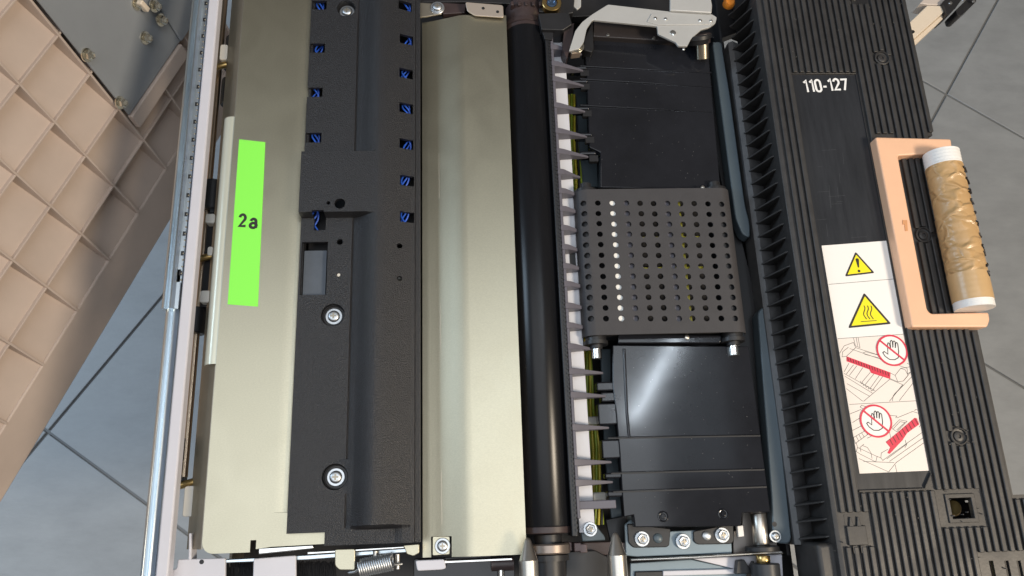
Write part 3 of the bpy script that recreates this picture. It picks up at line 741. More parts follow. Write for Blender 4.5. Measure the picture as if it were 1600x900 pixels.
part('housing_side', b, M_fuser, fu)
part('inner_floor', MB().box(xE+.006, x_mid-.004, y2_-.003, ytop, -.045, -.040).box(xE+.006, x_lo-.004, y3_-.004, y2_-.0035, -.045, -.040).box(xE+.006, fx(1680, 773), ybot, y3_-.0045, -.045, -.040), M_black2, fu)
# rounded front shoulder with the finned side below it
q = [(xL+.0003, ZT), (xL-.0015, ZT+.0002), (xL-.004, ZT-.0010), (xE-.0002+.0015, .0135), (xE, .010), (xE+.002, -.004), (xE+.0035, -.035), (xE+.0055, -.035), (xE+.004, -.003), (xE+.0035, .010), (xL+.0003, ZT-.004)]
part('shoulder', MB().profile(q, ybot, ytop), M_fuser, fu, ang=45, bevel=.0005)
xl = xE - .012
part('lower_ledge', MB().profile([(xl-.0030, -.0165), (xl+.0005, -.0140), (xl+.004, -.016), (xE+.003, -.024), (xE+.003, -.036), (xl-.003, -.036)], fy(852, 1240, -.01), fy(60, 1140, -.01)), mat('fin_ledge', (.085, .085, .088), .5, 0, var=(80, .3)), fu, ang=50)
w = .00075
q = [(xE+.001, .0105), (xE-.002, .0090), (xl+.0015, -.0105), (xl-.001, -.0135), (xl+.001, -.016), (xE+.003, -.026), (xE+.0028, .006)]
f_ = MB(); nq = len(q); sk = .0022
f_.add([(a, -w - sk*(xE-a)/.012, c) for a, c in q] + [(a, w - sk*(xE-a)/.012, c) for a, c in q], [tuple(range(nq)), tuple(range(2*nq-1, nq-1, -1))] + [((i+1) % nq, i, nq+i, nq+(i+1) % nq) for i in range(nq)])
fme = f_.mesh('fin', M_fuser)
yy = fy(838, 1285, .008)
while yy < fy(-20, 1180, .008):
    part('fin', fme, M_fuser, fu, off=(0, yy, 0), bevel=.0004, seg=1); yy += .01195
part('front_block', MB().box(xl+.001, xE+.006, ybot, fy(848, 1260, 0), -.03, .012), M_fuser, fu, bevel=.003, seg=3)
# ridges on the top, broken where the recess, bosses and openings are
RH = .0024
bos = [P(1377, 92, ZT), P(1442, 368, ZT), P(1497, 682, ZT)]
blocks = [(px0-.0012, px1+.0012, py0-.002, py1+.001)]
blocks += [(hx0-.005, hx1+.006, hy0-.006, hy1+.006), (fx(1532, 880), 1, -1, fy(862, 1560))]
cl = (fx(1322, 830), fx(1352, 830), fy(852, 1335), fy(803, 1335)); blocks.append((cl[0]-.0004, cl[1]+.0004, cl[2]-.001, cl[3]+.001))
tp = P(1342, 2, ZT); blocks.append((tp.x-.009, tp.x+.009, tp.y-.004, tp.y+.03))
handle_l = fx(1369, 216); hyT, hyB = fy(213, 1420), fy(511, 1480)
blocks.append((handle_l-.001, fx(1402, 240)+.0, hyB-.002, hyT+.002))      # under the handle's long side
pitch = .00565
x = xL + .0012
while x < fx(1690, 773):
    segs = [(ybot+.001, ytop)]
    xa, xb = x, x+.0036
    for (c0, c1, c2, c3) in blocks:
        if xb > c0 and xa < c1:
            segs = [s_ for (a, b_) in segs for s_ in ((a, min(b_, c2)), (max(a, c3), b_)) if s_[1]-s_[0] > .002]
    for c in bos:
        dx = abs((xa+xb)/2 - c.x)
        if dx < .0072:
            hh = math.sqrt(.0072**2 - dx*dx)
            segs = [s_ for (a, b_) in segs for s_ in ((a, min(b_, c.y-hh)), (max(a, c.y+hh), b_)) if s_[1]-s_[0] > .002]
    zones = []
    for lim, yy0, yy1 in ((9, -9, y3_-.003), (x_lo, y3_-.003, y2_-.003), (x_mid, y2_-.003, y1_+.0025), (x_up, y1_+.0025, 9)):
        if xb < lim+.0004:
            if zones and abs(zones[-1][1]-yy0) < 1e-6: zones[-1][1] = yy1
            else: zones.append([yy0, yy1])
    for yy0, yy1 in zones:
        for a, b_ in segs:
            a2, b2 = max(a, yy0), min(b_, yy1)
            if b2-a2 > .002 and xb < fx(1690, 773):
                part('ridge', MB().box(xa, xb, a2, b2, ZT-.0002, ZT+RH), M_fuser, fu, bevel=.0006, seg=2)
    x += pitch
# merge gap strips where a ridge passes from one width zone into the next
for a in bos:
    part('screw_boss', MB().lathe((a.x, a.y, ZT-.0005), (0, 0, 1), [(0, .0066), (.0022, .0066), (.0026, .0061), (.0026, .0056), (.0010, .0053), (.0008, .0040), (.0017, .0037), (.0021, .0030), (.0021, .0014), (.0012, .0012)], 32), M_fuser, fu)
part('label_recess', MB().prism([(px0+.0001, py1-.0001), (px0+.0001, py0+.0001), (px1-.006, py0+.0001), (px1-.0001, py0+.009), (px1-.0001, py1-.0001)], ZT-.006, ZT-.0008), M_panel, fu, label='smooth sunken panel carrying the stickers')
part('recess_corner', MB().prism([(px1-.006, py0), (px1, py0), (px1, py0+.009)], ZT-.003, ZT+.0002), M_fuser, fu)
part('recess_rim', MB().box(px0, px1-.006, py0-.0014, py0-.0001, ZT-.001, ZT+.0014).box(px0+.012, px1, py1+.0001, py1+.0008, ZT-.001, ZT+.0008)
     .prism([(px1-.006, py0+.0), (px1+.0009, py0+.010), (px1-.0001, py0+.010), (px1-.006, py0+.0014)], ZT-.001, ZT+.0013), M_fuser, fu, bevel=.0003)
ZP = ZT-.0008
for m_ in letters('110-127', .0118, .15, {'1': .44, '0': .58, '-': .38, '2': .58, '7': .56}, sx=.98):
    part('printed_digit', m_, M_wtext, fu, off=P(1290, 133.5, ZP)+Vector((0, 0, .00015)), frame=Matrix.Rotation(R_(3.2), 4, 'Z'))
rnd = random.Random(11); sc_ = MB()
for k in range(16):
    px, py = rnd.uniform(1265, 1330), rnd.uniform(225, 372); L_ = rnd.uniform(8, 40)
    if k % 2: ln = [(px, py), (px + .10*L_, py + L_)]
    else: ln = [(px, py), (px + L_*.7, py - .05*L_)]
    sc_.ribbon([pp(ln, ZP)], .00016, ZP+.0001+k*.000004)
part('fine_scratches', sc_, mat('scratch_grey', (.075, .08, .09), .5), fu, kind='stuff')
# openings, clip, slots
part('opening_lining', MB().box(hx0-.001, hx1+.014, hy0-.004, hy1+.004, -.012, -.010), M_black2, fu)
q = P(1492, 793, .002); part('brass_screw', MB().lathe((q.x, q.y, -.010), (0, 0, 1), [(0, .0062), (.010, .0062), (.0115, .005), (.011, .002)], 24), M_brass, fu)
part('opening_rim', MB().surface([hx0-.003, hx1+.003], [hy0-.003, hy1+.003], lambda x, y: ZT+.0012, [(hx0, hx1, hy0, hy1)]), M_fuser, fu, solid=.0014, bevel=.0004)
part('clip', MB().profile([(cl[0], ZT+.002), (cl[1], ZT+.002), (cl[1], ZT-.004), (cl[0], ZT-.004)], cl[2], cl[2]+.013), M_fuser, fu, bevel=.0005)
part('clip_recess', MB().box(cl[0], cl[1], cl[2]+.013, cl[3], ZT-.003, ZT+.0002), M_black, fu)
for k in (.28, .68):
    xx = cl[0]+(cl[1]-cl[0])*k; part('clip_prong', MB().prism([(xx-.0018, cl[2]+.012), (xx+.0018, cl[2]+.012), (xx+.0005, cl[3]-.002), (xx-.0005, cl[3]-.002)], ZT, ZT+.0017), M_fuser, fu, bevel=.0004)
    part('clip_gap', MB().box(xx-.0016, xx+.0016, cl[2]-.0052, cl[2]-.0002, ZT-.001, ZT+.0021), M_black2, fu)
q = P(1549, 872, ZT); part('brass_tip', MB().box(slots[0][0]+.0004, slots[0][1]-.0004, slots[0][3]-.011, slots[0][3]-.0003, .004, .013), mat('yellow_tip', (.55, .47, .06), .4), fu, bevel=.0005)
q = tp; part('rear_catch', MB().box(q.x-.007, q.x+.007, q.y-.003, q.y+.02, ZT-.0005, ZT+.0006), M_black2, fu)
part('catch_pin', MB().cyl((q.x-.006, q.y-.001, ZT+.001), (q.x-.002, q.y+.006, ZT+.001), .0016, 12), M_satin, fu)
part('rear_step', MB().box(fx(1422, 30), fx(1440, 30), fy(60, 1420, 0), fy(-60, 1420, 0), -.03, 0), M_fuser, fu, bevel=.001)

rnd = random.Random(5); b = MB()
for k in range(110):
    px, py = rnd.choice([(rnd.uniform(1295, 1580), rnd.uniform(770, 895)), (rnd.uniform(1465, 1540), rnd.uniform(530, 770)), (rnd.uniform(1215, 1410), rnd.uniform(5, 100))])
    q = P(px, py, ZT); w = rnd.uniform(.00015, .00045); zt = ZT+RH+.0001
    b.box(q.x-w, q.x+w, q.y-w*.8, q.y+w*.8, zt-.0028, zt)
part('dust_specks', b, mat('fuser_dust', (.085, .08, .078), .8), fu, kind='stuff')
# handle and its taped grip
HZ = .027
hp = lambda pts: pp(pts, HZ)
ho = hp([(1368, 214), (1486, 217), (1489, 238), (1403, 243), (1449, 484), (1455, 490), (1545, 488), (1547, 500), (1543, 511), (1425, 511)])
hd = part('handle', MB().prism(round_poly(ho, .0016, 3), HZ-.011, HZ), M_peach, fu, bevel=.0012, seg=3, label='peach plastic carrying handle with three sides')
q = hp([(1410, 344), (1417, 344), (1418, 361), (1414, 361), (1413, 351), (1410, 351)])
part('moulded_mark', MB().prism(q, HZ-.0004, HZ+.0004), mat('peach_mark', (.62, .30, .14), .5), hd)
ga, gb = P(1470, 240, HZ+.004), P(1523, 483, HZ+.004); gd = (gb-ga).normalized(); gl = (gb-ga).length
GR = .0136
pf = lambda t0, t1, r: [(t0*gl, r*.985), (t0*gl+.0006, r), (t1*gl-.0006, r), (t1*gl, r*.985)]
def grip(t0, t1, r, m, name, wob=0, seed=0, lab=None):
    rnd = random.Random(seed); n = 28; ph = [rnd.uniform(0, 6.28) for _ in range(4)]
    pr_ = [(t0*gl + (t1-t0)*gl*k/n, r*(1 + wob*(math.sin(k*1.1+ph[0])+.7*math.sin(k*2.3+ph[1])))) for k in range(n+1)]
    pr_ = [(pr_[0][0], r*.8)] + pr_ + [(pr_[-1][0], r*.8)]
    return part(name, MB().lathe(ga, gd, pr_, 40), m, hd, ang=50, label=lab)
grip(.0, .105, GR*.98, M_tape_white, 'grip_end', .006, 1)
grip(.095, .44, GR*1.0, M_tape, 'tape_wrap', .006, 2)
grip(.43, .80, GR*1.035, M_tape, 'tape_wrap', .007, 3)
grip(.79, .955, GR*1.045, M_tape2, 'tape_wrap', .002, 4)
grip(.95, 1.0, GR*1.02, M_tape_white, 'grip_end', .004, 5)
# marker scribble on the grip's outer side
u_ = Vector((0, 0, 1)) - gd*gd.z; u_.normalize(); w_ = gd.cross(u_); w_ = w_ if w_.x > 0 else -w_
def on_grip(t_, a, r=GR*1.048): return ga + gd*(t_*gl) + (w_*math.sin(a)+u_*math.cos(a))*r
rnd = random.Random(4)
for (t_, n) in ((.13, 3), (.20, 2), (.27, 3), (.34, 2), (.41, 3), (.48, 2), (.55, 2), (.63, 4), (.66, 3), (.74, 2), (.79, 2)):
    pl = [on_grip(t_ + .02*k/n + rnd.uniform(-.006, .010), R_(46 + rnd.uniform(-16, 12))) for k in range(n+2)]
    part('pen_mark', MB().tube(pl, .0008, 6), M_ink, hd, ang=60)

# warning label with its pictograms
wl = part('warning_label', MB().prism(pp([(1283.5, 384), (1388, 376), (1458, 735), (1343, 740)], ZP), ZP-.0003, ZP+.0002), M_label, fu, label='white warning sticker with two yellow triangles and two line drawings')
z1, z2, z3, z4 = ZP+.0003, ZP+.00042, ZP+.00054, ZP+.00066
za = lambda x, y: tuple(P(1270+x/4.5, 360+y/4.5, ZP))[:2]
zb_ = lambda x, y: tuple(P(1290+x/3.463, 500+y/3.463, ZP))[:2]
part('tinted_field', MB().flat(pp([(1308.6, 529.5), (1415.8, 522.5), (1457.6, 734.7), (1343.2, 739.7)], ZP), ZP+.00025), M_label2, wl)
for ln in ([(1294.8, 444.5), (1399.5, 435.8)], [(1308.6, 529.3), (1415.6, 522)], [(1327, 632), (1436.5, 626)]):
    part('dividing_line', MB().ribbon([pp(ln, ZP)], .00035, z1), M_ink2, wl)
def tri(pts, inset, rad, m1, m2):
    c = [za(*p) for p in pts]; g_ = Vector((sum(p[0] for p in c)/3, sum(p[1] for p in c)/3))
    part('triangle_border', MB().flat(round_poly(c, rad), z1), M_ink, wl)
    part('triangle_field', MB().flat(round_poly([tuple(g_ + (Vector(p)-g_)*inset) for p in c], rad*.35), z2), M_yel, wl)
tri([(299, 150), (434, 300), (224, 325)], .80, .0016, 0, 0)
tri([(359, 438), (551, 658), (246, 688)], .83, .0018, 0, 0)
part('exclamation_mark', MB().flat(round_poly([za(297, 203), za(309, 196), za(322, 202), za(324, 262), za(315, 263)], .0006), z3).disc(za(323, 287), .0011, z3), M_ink, wl)
hw = []
for k in range(3):
    hw.append([za(352+24*k + 9*math.sin(s_/12*2*math.pi*1.0+.6) + s_*1.6, 530 + s_*7.9) for s_ in range(13)])
part('heat_waves', MB().ribbon(hw, .0007, z3).ribbon([[za(335, 643), za(447, 635)]], .0005, z3), M_ink, wl)
HAND = [(345, 215), (320, 197), (307, 178), (315, 171), (335, 186), (333, 135), (336, 124), (343, 127), (349, 155), (347, 118), (353, 111), (359, 116), (362, 150), (362, 119), (368, 114), (374, 120), (375, 152), (377, 127), (383, 123), (388, 130), (393, 170), (391, 205), (372, 216), (345, 215)]
def drawing(dx, dy, cx_, cy_, red, lines):
    part('line_drawing', MB().strokes([[zb_(*p) for p in l_] for l_ in lines], .00036, z1), M_ink2, wl)
    part('red_bar', MB().flat([zb_(*p) for p in red], z2), M_red, wl)
    cc = zb_(cx_, cy_); r = .0115
    part('sign_field', MB().disc(cc, r, z3, 40), M_label, wl)
    part('hand_symbol', MB().ribbon([[zb_(x+dx, y+dy) for x, y in HAND]], .00065, z4), M_ink, wl)
    ring = [(cc[0]+r*math.cos(k*math.pi/20), cc[1]+r*math.sin(k*math.pi/20)) for k in range(41)]
    part('prohibition_ring', MB().ribbon([ring[:-1]], .00135, z4+.0001, True).ribbon([[(cc[0]-r*.72, cc[1]+r*.68), (cc[0]+r*.72, cc[1]-r*.68)]], .00135, z4+.0002), M_red, wl)
L1 = [[(72, 185), (100, 140), (150, 122), (162, 150), (112, 197), (88, 200), (92, 172), (122, 148)], [(150, 97), (160, 140), (185, 150), (175, 97)], [(165, 97), (172, 140)], [(130, 155), (440, 262)], [(162, 150), (285, 190)],
      [(200, 180), (215, 172), (290, 192)], [(210, 186), (285, 205)], [(350, 287), (375, 300), (405, 262), (430, 270), (445, 300), (420, 330), (390, 335), (350, 318)], [(375, 300), (390, 335)], [(405, 262), (432, 258), (475, 250)], [(440, 235), (476, 250), (470, 275), (442, 292)], [(440, 262), (442, 292)],
      [(100, 290), (265, 382)], [(104, 305), (252, 396)], [(115, 345), (235, 412)], [(112, 372), (200, 440)], [(125, 235), (100, 280)], [(150, 243), (112, 292)], [(168, 248), (128, 300)], [(200, 258), (160, 318)], [(240, 285), (195, 338)], [(262, 290), (215, 348)], [(290, 300), (240, 370)], [(308, 306), (255, 378)],
      [(345, 322), (205, 440)], [(345, 320), (416, 350), (345, 440)], [(482, 290), (365, 410), (360, 438)], [(496, 310), (398, 436)], [(475, 262), (420, 330)], [(420, 352), (370, 402)],
      [(188, 330), (192, 345), (200, 340), (205, 355), (214, 350), (218, 365), (228, 358), (232, 374), (242, 368), (246, 384), (262, 380)]] + [[(120+15*k, 208+5.6*k), (124+15*k, 226+5.6*k)] for k in range(0)]
drawing(0, 0, 357, 165, [(112, 197), (350, 285), (348, 320), (245, 287), (235, 268), (112, 224)], L1)
part('bar_teeth', MB().strokes([[zb_(118+14.5*k, 203+5.4*k), zb_(122+14.5*k, 222+5.4*k)] for k in range(16)], .00045, z3), M_ink, wl)
L2 = [[(188, 470), (193, 462), (240, 475), (330, 500)], [(185, 470), (200, 480)], [(132, 508), (190, 485)], [(145, 555), (200, 520)], [(340, 515), (385, 520), (378, 530)], [(150, 636), (212, 600), (226, 620), (160, 668), (150, 636)], [(165, 630), (178, 655)], [(180, 622), (193, 645)], [(195, 612), (208, 634)],
      [(165, 665), (172, 690), (165, 712), (185, 725), (270, 768), (278, 738), (300, 748)], [(200, 680), (225, 690), (245, 720), (250, 750)], [(206, 672), (185, 690), (190, 712)], [(225, 640), (300, 600)], [(355, 585), (398, 540), (440, 548), (384, 605), (355, 585)], [(365, 588), (402, 550), (428, 555), (384, 595)],
      [(385, 530), (470, 495), (520, 512), (528, 545), (505, 580)], [(480, 490), (488, 484), (522, 500), (520, 512)], [(505, 520), (505, 555)], [(305, 630), (345, 608), (352, 640), (325, 660)], [(300, 720), (298, 745), (308, 760), (545, 592)], [(300, 720), (335, 700)], [(330, 752), (440, 670)], [(345, 765), (552, 620)], [(380, 772), (558, 645)],
      [(180, 750), (340, 822), (382, 770)], [(205, 765), (370, 772)], [(376, 785), (384, 822)], [(430, 650), (436, 678), (428, 690)], [(140, 600), (190, 575)], [(172, 690), (280, 740)]]
drawing(-87, 382, 270, 547, [(325, 662), (480, 530), (492, 532), (505, 565), (440, 612), (415, 650), (345, 725), (333, 720), (348, 690)], L2)
part('bar_teeth', MB().strokes([[zb_(345+17*k, 645-14*k), zb_(362+17*k, 676-14*k)] for k in range(9)], .00045, z3), M_ink, wl)

# ------------------------------------------------------------------ drawer chassis under everything
ch = thing('drawer_chassis', 'black drawer chassis with brackets and plates seen along its front edge', 'chassis', (X(800, -.1), 0, -.12))
xc0, xc1 = X(346, 0)+.003, X(1250, 0)
part('tray', MB().box(xc0, xc1, Y(985, -.09), Y(-110, -.09), -.095, -.088), M_black2, ch)
part('tray_side', MB().box(xc0, xc0+.002, Y(985, -.09), Y(-110, -.09), -.0878, -.056), M_plate_dark, ch)
def sheet(name, poly, z, th, m, lab=None, bev=.0006, rnd_=.0):
    pts = pp(poly, z)
    return part(name, MB().prism(round_poly(pts, rnd_) if rnd_ else pts, z-th, z), m, ch, bevel=bev, label=lab)
sheet('front_plate', [(266, 892), (276, 888), (278, 874), (352, 872), (352, 930), (262, 930)], -.012, .003, M_white, 'pale painted plate at the near left corner', rnd_=.001)
q = P(315, 878, -.0118); part('hole', MB().disc(q, .0016, -.0118), M_black2, ch)
sheet('front_tab', [(396, 873), (462, 868), (463, 930), (394, 930)], -.010, .003, M_white, 'pale sheet metal tab beside the black brush', rnd_=.001)
sheet('gusset', [(295, 833), (299, 833), (299, 874), (294, 876)], -.012, .012, M_white)
part('crossbar', MB().prism(pp([(350, 874), (480, 867), (640, 856), (640, 863), (480, 875), (350, 880)], -.014), -.020, -.014), M_galv, ch, bevel=.0006)
b = MB(); rnd = random.Random(3)
for k in range(260):
    a = rnd.uniform(0, 1); px = 353+42*a if rnd.random() < .35 else 462+62*a
    q = P(px, rnd.uniform(876, 884), -.030); e = P(px + rnd.uniform(-8, 8), 925, -.018)
    b.tube([q, e], .00045, 4)
part('brush_bristles', b, M_black, ch, kind='stuff')
sheet('spring_tab', [(523, 858), (555, 857), (555, 891), (530, 891), (523, 884)], -.004, .0015, M_plate, 'plated steel tab holding the spring end', rnd_=.0015)
sheet('corner_tab', [(630, 852), (655, 850), (655, 864), (646, 869), (636, 866)], -.003, .004, M_plate, rnd_=.001)
sheet('rail_lip', [(480, 862), (632, 853), (632, 857), (480, 867)], -.006, .003, M_silver)
q = P(621.5, 866, -.010); e = P(621.5, 889, -.010); part('spring_post', MB().cyl(q, e, .0018, 12), M_satin, ch)
q = P(587, 868, -.010); part('small_bolt', MB().cyl((q.x, q.y+.003, q.z), (q.x, q.y-.002, q.z), .002, 12), M_satin, ch)
sheet('bumper', [(649, 876), (694, 874), (697, 888), (690, 890), (652, 892)], -.004, .004, M_white, rnd_=.0015)
sheet('ledge', [(690, 876), (800, 871), (802, 876), (694, 881)], -.006, .002, M_silver)
sheet('black_frame', [(646, 873), (796, 866), (804, 872), (806, 940), (646, 940)], -.018, .01, M_gloss, rnd_=.002)
q = P(785, 881, -.010); part('brown_stud', MB().cyl((q.x-.008, q.y, q.z), (q.x+.008, q.y, q.z), .0048, 16), M_brown, ch); 
q = P(783, 896, -.010); part('pin', MB().cyl((q.x, q.y+.005, q.z), (q.x, q.y-.012, q.z), .0024, 16), M_silver, ch)
# blue-grey bracket in front of the near paper guide
sheet('front_bracket', [(985, 812), (992, 812), (1010, 832), (1136, 826), (1142, 828), (1144, 864), (995, 870), (978, 868), (976, 820)], -.028, .003, M_blue2, 'blue grey bracket bolted in front of the paper guide', rnd_=.001)
for poly in ([(980, 818), (1048, 826), (1046, 852), (1042, 855), (990, 856), (982, 848)], [(1083, 830), (1146, 818), (1147, 846), (1142, 850), (1090, 851), (1084, 846)]):
    sheet('black_insert', poly, -.0262, .0014, M_black, rnd_=.0015)
for px, py, hx in ((1003, 842, 1), (1067, 846, 1), (1128, 836, 1)): screw(ch, P(px, py, -.0262), .0056, hexed=True)
for px, py in ((1028, 841), (1104, 837)):
    q = P(px, py, -.0262); part('dome_stud', MB().lathe(q, (0, 0, 1), [(0, .0036), (.0008, .0033), (.0016, .002), (.0018, .0008)], 18), M_zinc if px > 1050 else M_blue, ch)
part('bracket_lip', MB().prism(pp([(985, 873), (1090, 868), (1222, 860), (1225, 865), (1090, 873), (986, 877)], -.024), -.030, -.024), M_silver, ch, bevel=.0008)
sheet('lit_plate', [(1082, 873), (1222, 866), (1224, 903), (1165, 893)], -.033, .002, M_white)  # lit triangle of the plate, its brightness put into the pale colour
sheet('lower_bracket', [(985, 880), (1080, 874), (1168, 893), (1160, 930), (985, 930)], -.036, .003, M_blue2)
part('slot_frame', MB().prism(pp([(992, 893), (1036, 892), (1036, 930), (992, 930)], -.034), -.036, -.034), M_black, ch, bevel=.0008)
part('bracket_fold', MB().prism(pp([(1036, 892), (1150, 889), (1150, 897), (1036, 900)], -.033), -.036, -.033), M_white, ch, bevel=.0006)
sheet('catch_arm', [(1152, 876), (1163, 874), (1172, 888), (1178, 876), (1182, 896), (1150, 897)], -.026, .006, M_black)
sheet('guard_plate', [(1160, 800), (1206, 800), (1216, 860), (1146, 864), (1146, 830), (1160, 826)], -.034, .002, mat('warm_grey_plate', (.30, .27, .25), .45, .4))
sheet('white_clip', [(1152, 822), (1161, 821), (1163, 838), (1154, 839)], -.024, .004, M_label, rnd_=.0006)
def rod(px, pa, pb, z, r, m, name='support_rod'):
    a, b_ = P(px[0], pa, z), P(px[1], pb, z)
    return part(name, MB().lathe(b_, a-b_, [(0, r*.93), (.0006, r), ((a-b_).length-.0006, r), ((a-b_).length, r*.93)], 28), m, ch)
rod((1184, 1190), 802, 852, -.022, .0058, M_satin)
rod((1190, 1191), 853, 862, -.022, .0125, M_black, 'rod_collar')
rod((1192, 1193), 868, 880, -.022, .0050, M_brass, 'rod_end')
rod((1195, 1200), 880, 930, -.020, .0105, mat('dark_rubber', (.03, .033, .038), .4), 'rubber_foot')
sheet('roller_bracket', [(838, 852), (885, 848), (965, 846), (1000, 852), (962, 868), (900, 866), (840, 872)], -.030, .010, M_brown)
sheet('bearing_block', [(884, 862), (930, 860), (950, 870), (950, 935), (884, 935)], -.026, .02, M_black, rnd_=.001)
for px, py in ((888, 854), (903, 855), (912, 857)):
    q = P(px, py, -.016); part('stop_block', MB().box(q.x-.0026, q.x+.0026, q.y-.003, q.y+.003, -.030, -.016), mat('rose_brown', (.17, .12, .115), .45), ch, bevel=.0006)
sheet('wire_clamp', [(906, 820), (929, 818), (945, 838), (946, 844), (910, 846)], -.018, .002, M_blue, rnd_=.001)
sheet('side_plate', [(946, 812), (980, 805), (980, 870), (958, 866)], -.045, .003, M_black)
sheet('inner_plate', [(938, 545), (958, 545), (968, 700), (990, 810), (960, 860), (944, 700)], -.050, .003, M_blue)
sheet('inner_plate', [(895, 130), (928, 130), (935, 292), (905, 292)], -.050, .003, M_blue)
# rear end
sheet('rear_block', [(841, 21), (889, 19), (894, 38), (880, 47), (846, 46)], .006, .03, M_black, rnd_=.0012)
sheet('rear_block', [(882, 41), (897, 36), (895, 56), (886, 92), (879, 76)], .002, .03, M_brown, rnd_=.0010)
sheet('rear_latch', [(847, 48), (865, 50), (863, 62), (851, 61)], .002, .02, M_black, rnd_=.0008)
sheet('rear_block', [(846, -30), (900, -30), (896, 20), (880, 22), (862, 20), (842, 18)], -.002, .03, M_black, rnd_=.0015)
q = P(862, 4, .004); part('rear_ring', MB().lathe((q.x, q.y, -.002), (0, 0, 1), [(0, .0085), (.006, .0085), (.0066, .008), (.0066, .0052), (.004, .005)], 28), M_brass, ch)
q = P(862, 4, .0045); part('rear_ring', MB().lathe((q.x, q.y, .0006), (0, 0, 1), [(0, .0046), (.004, .0044), (.0042, .0030), (.003, .002)], 24), mat('blue_steel', (.10, .16, .26), .3, .8), ch)
sheet('rear_bar', [(645, -20), (800, -14), (800, 6), (728, 3), (645, 4)], -.006, .02, M_black)
sheet('rear_bar', [(690, 4), (728, 6), (726, 20), (692, 22)], -.004, .02, M_brown)
sheet('rear_wall', [(790, -60), (1180, -60), (1180, 40), (1120, 62), (1040, 20), (900, 26), (790, 22)], -.050, .01, M_black)
sheet('rear_screw_tab', [(890, 70), (906, 68), (908, 82), (893, 84)], .002, .008, mat('tan_tab', (.36, .29, .23), .45, .5), rnd_=.0008)
screw(ch, P(902, 73, .002), .0060, M_bolt)
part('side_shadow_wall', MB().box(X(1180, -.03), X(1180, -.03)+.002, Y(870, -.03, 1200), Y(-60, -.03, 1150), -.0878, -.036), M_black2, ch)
sheet('dark_void_sheet', [(1090, 92), (1113, 92), (1150, 340), (1186, 480), (1208, 800), (1180, 800), (1130, 300)], -.034, .004, M_black2)  # black sheet standing in for the shaded void beside the guides
q = P(1141, 1, -.004); part('orange_knob', MB().lathe((q.x, q.y, -.01), (0, 0, 1), [(0, .0052), (.004, .0052), (.006, .0038)], 20), M_orange, ch)

# ------------------------------------------------------------------ loose-fitted pieces at the front edge
def coil(a, b_, r, turns, w, n=14):
    a, b_ = Vector(a), Vector(b_); d = (b_-a).normalized(); u0 = d.orthogonal().normalized(); v0 = d.cross(u0); pts = []
    for k in range(turns*n+1):
        t_ = k/(turns*n); g_ = 2*math.pi*k/n; pts.append(a + (b_-a)*t_ + (u0*math.cos(g_)+v0*math.sin(g_))*r)
    return pts
sp = thing('tension_spring', 'shiny steel coil spring hooked between tab and post at the near edge', 'spring', P(590, 884, -.016))
pa_, pb_ = P(562, 888, -.006), P(614, 877, -.006)
part('coil', MB().tube(coil(pa_, pb_, .0056, 15, .0008), .00078, 7), M_zinc, sp, ang=60)
part('hook', MB().tube([P(545, 895, -.006), P(551, 894, -.004), P(556, 893, -.003), P(559, 890, -.001)], .0009, 8), M_zinc, sp, ang=60)
part('hook', MB().tube([P(615, 882, -.002), P(620, 882, -.004), P(628, 881, -.006)], .0009, 8), M_zinc, sp, ang=60)
for (px, py, lab) in ((823, 840, 'pointed steel docking pin casting a shadow on the ridged steel plate'), (960, 832, 'pointed steel docking pin in front of the yellow and green wires')):
    zp = .014; a = P(px, py, zp); e = P(px+4, 925, zp); d = (a-e)
    d.x = 0; d.z = 0; L_ = d.length
    b = MB().lathe((a.x+.0006, e.y, zp), (0, 1, 0), [(0, .0066), (L_-.0150, .0066), (L_-.0145, .0063), (L_-.002, .0023), (L_-.0007, .0015), (L_, .0004)], 40)
    top(part('docking_pin', b, M_satin, ang=30), lab, 'pin', 'docking pins at the near edge')

# ------------------------------------------------------------------ pale lever bracket at the far end
lv = thing('lever_bracket', 'pale grey cranked sheet metal lever above the far black paper guide', 'bracket', P(1000, 25, -.01))
zl = .010
ol = [(889, 80), (899, 48), (910, 34), (926, 22), (950, 7), (1046, 18), (1112, 22), (1120, 27), (1118, 36), (1108, 43), (1096, 46), (1080, 60), (1074, 72), (1060, 72), (1056, 66), (1028, 53), (1027, 41), (926, 31), (917, 44), (912, 66), (905, 76)]
part('lever_plate', MB().prism(round_poly(pp(ol, zl), .0012, 3), zl-.0022, zl), M_lever, lv, bevel=.0006)
part('upright_flap', MB().prism(pp([(1047, -40), (1104, -40), (1113, 8), (1112, 20), (1047, 16)], zl+.003), zl+.0002, zl+.003), M_lever, lv, bevel=.0008)
part('doubler_plate', MB().prism(pp([(1018, 21), (1046, 19), (1112, 24), (1112, 38), (1030, 39), (1011, 34)], zl+.0008), zl+.0001, zl+.0008), M_lever, lv, bevel=.0003)
for px, py, r in ((1024, 29, .0016), (1040, 30, .0016), (1094, 32.5, .0016), (1111, 33, .0014), (1051.5, 51.5, .0028), (1068, 77, .0014)):
    q = P(px, py, zl+.0008 if py < 40 else zl); part('rivet', MB().lathe(q, (0, 0, 1), [(0, r), (.0006, r*.9), (.001, r*.4)], 16), M_silver, lv)
a = P(1097, 58, .004); e = P(1098, 92, -.008)
part('pivot_shaft', MB().lathe(a, e-a, [(0, .0055), ((e-a).length-.0006, .0055), ((e-a).length, .0050)], 28), mat('brass_grey_steel', (.55, .49, .38), .3, 1), lv)
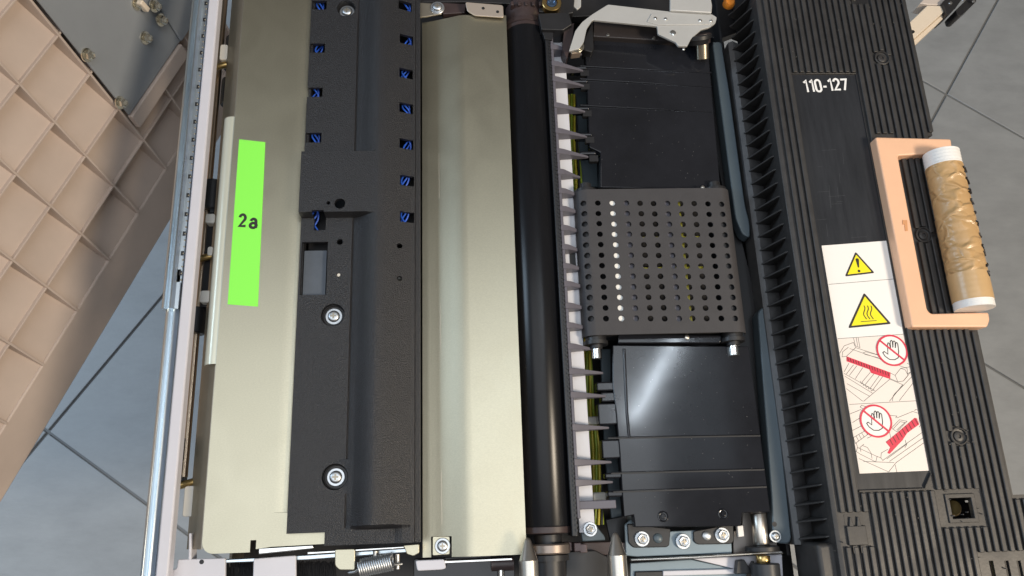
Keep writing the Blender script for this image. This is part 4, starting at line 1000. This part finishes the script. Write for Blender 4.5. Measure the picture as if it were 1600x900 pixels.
part('pivot_collar', MB().lathe(P(1090, 54, .004), e-a, [(0, .0112), (.0005, .0118), (.0035, .0118), (.004, .0105), (.008, .009)], 36), M_black, lv)
part('pivot_collar', MB().lathe(P(1096, 56, .003), e-a, [(-.002, .0075), (.006, .0075), (.0065, .007)], 30), M_brown, lv)
q = P(907, 12, -.004)
wk = top(part('wire_lug', MB().prism(round_poly(pp([(888, -12), (908, -12), (908, 10), (902, 15), (894, 8)], -.004), .001), -.006, -.004), M_lever, bevel=.0004), 'small pale metal lug at the far end beside the lever', 'lug')

# ------------------------------------------------------------------ cream arm below the far right corner
za_ = -.16
ar = thing('cream_arm', 'cream painted steel arm reaching out below the fuser unit towards the tiles', 'arm', P(1440, 40, za_-.03))
part('arm_bar', MB().prism(pp([(1395, 60), (1449, 8), (1474, 9), (1477, 17), (1427, 62), (1400, 80)], za_), za_-.02, za_), M_beige2, ar, bevel=.001)
part('arm_step', MB().prism(pp([(1427, 62.5), (1477, 17.5), (1479, 24), (1428, 72)], za_-.004), za_-.02, za_-.004), M_beige2, ar, bevel=.001)
part('arm_end', MB().prism(pp([(1437, 5), (1462, -22), (1488, -22), (1474, 8), (1450, 7)], za_-.001), za_-.02, za_-.001), mat('grey_cream', (.55, .48, .43), .45), ar, bevel=.001)
cp = part('end_cap', MB().prism(round_poly(pp([(1472, 4), (1500, -24), (1520, -24), (1492, 14), (1480, 24), (1477, 14)], za_+.004), .002), za_-.022, za_+.004), M_black, ar, bevel=.001)
part('end_cap', MB().prism(round_poly(pp([(1493, 16), (1522, -12), (1526, 2), (1502, 24), (1496, 24)], za_), .002), za_-.022, za_), M_black, ar, bevel=.001)
for px, py in ((1485, 5), (1506, 0), (1521, 2)):
    part('rivet', MB().lathe(P(px, py, za_+.004), (0, 0, 1), [(0, .0022), (.001, .0018), (.0014, .0008)], 14), M_silver, cp)
q = P(1424, 49, za_); part('arm_hole', MB().prism(round_poly(pp([(1418, 47), (1428, 47), (1430, 50), (1424, 54), (1418, 53)], za_+.0003), .001), za_, za_+.0003), M_black2, ar)
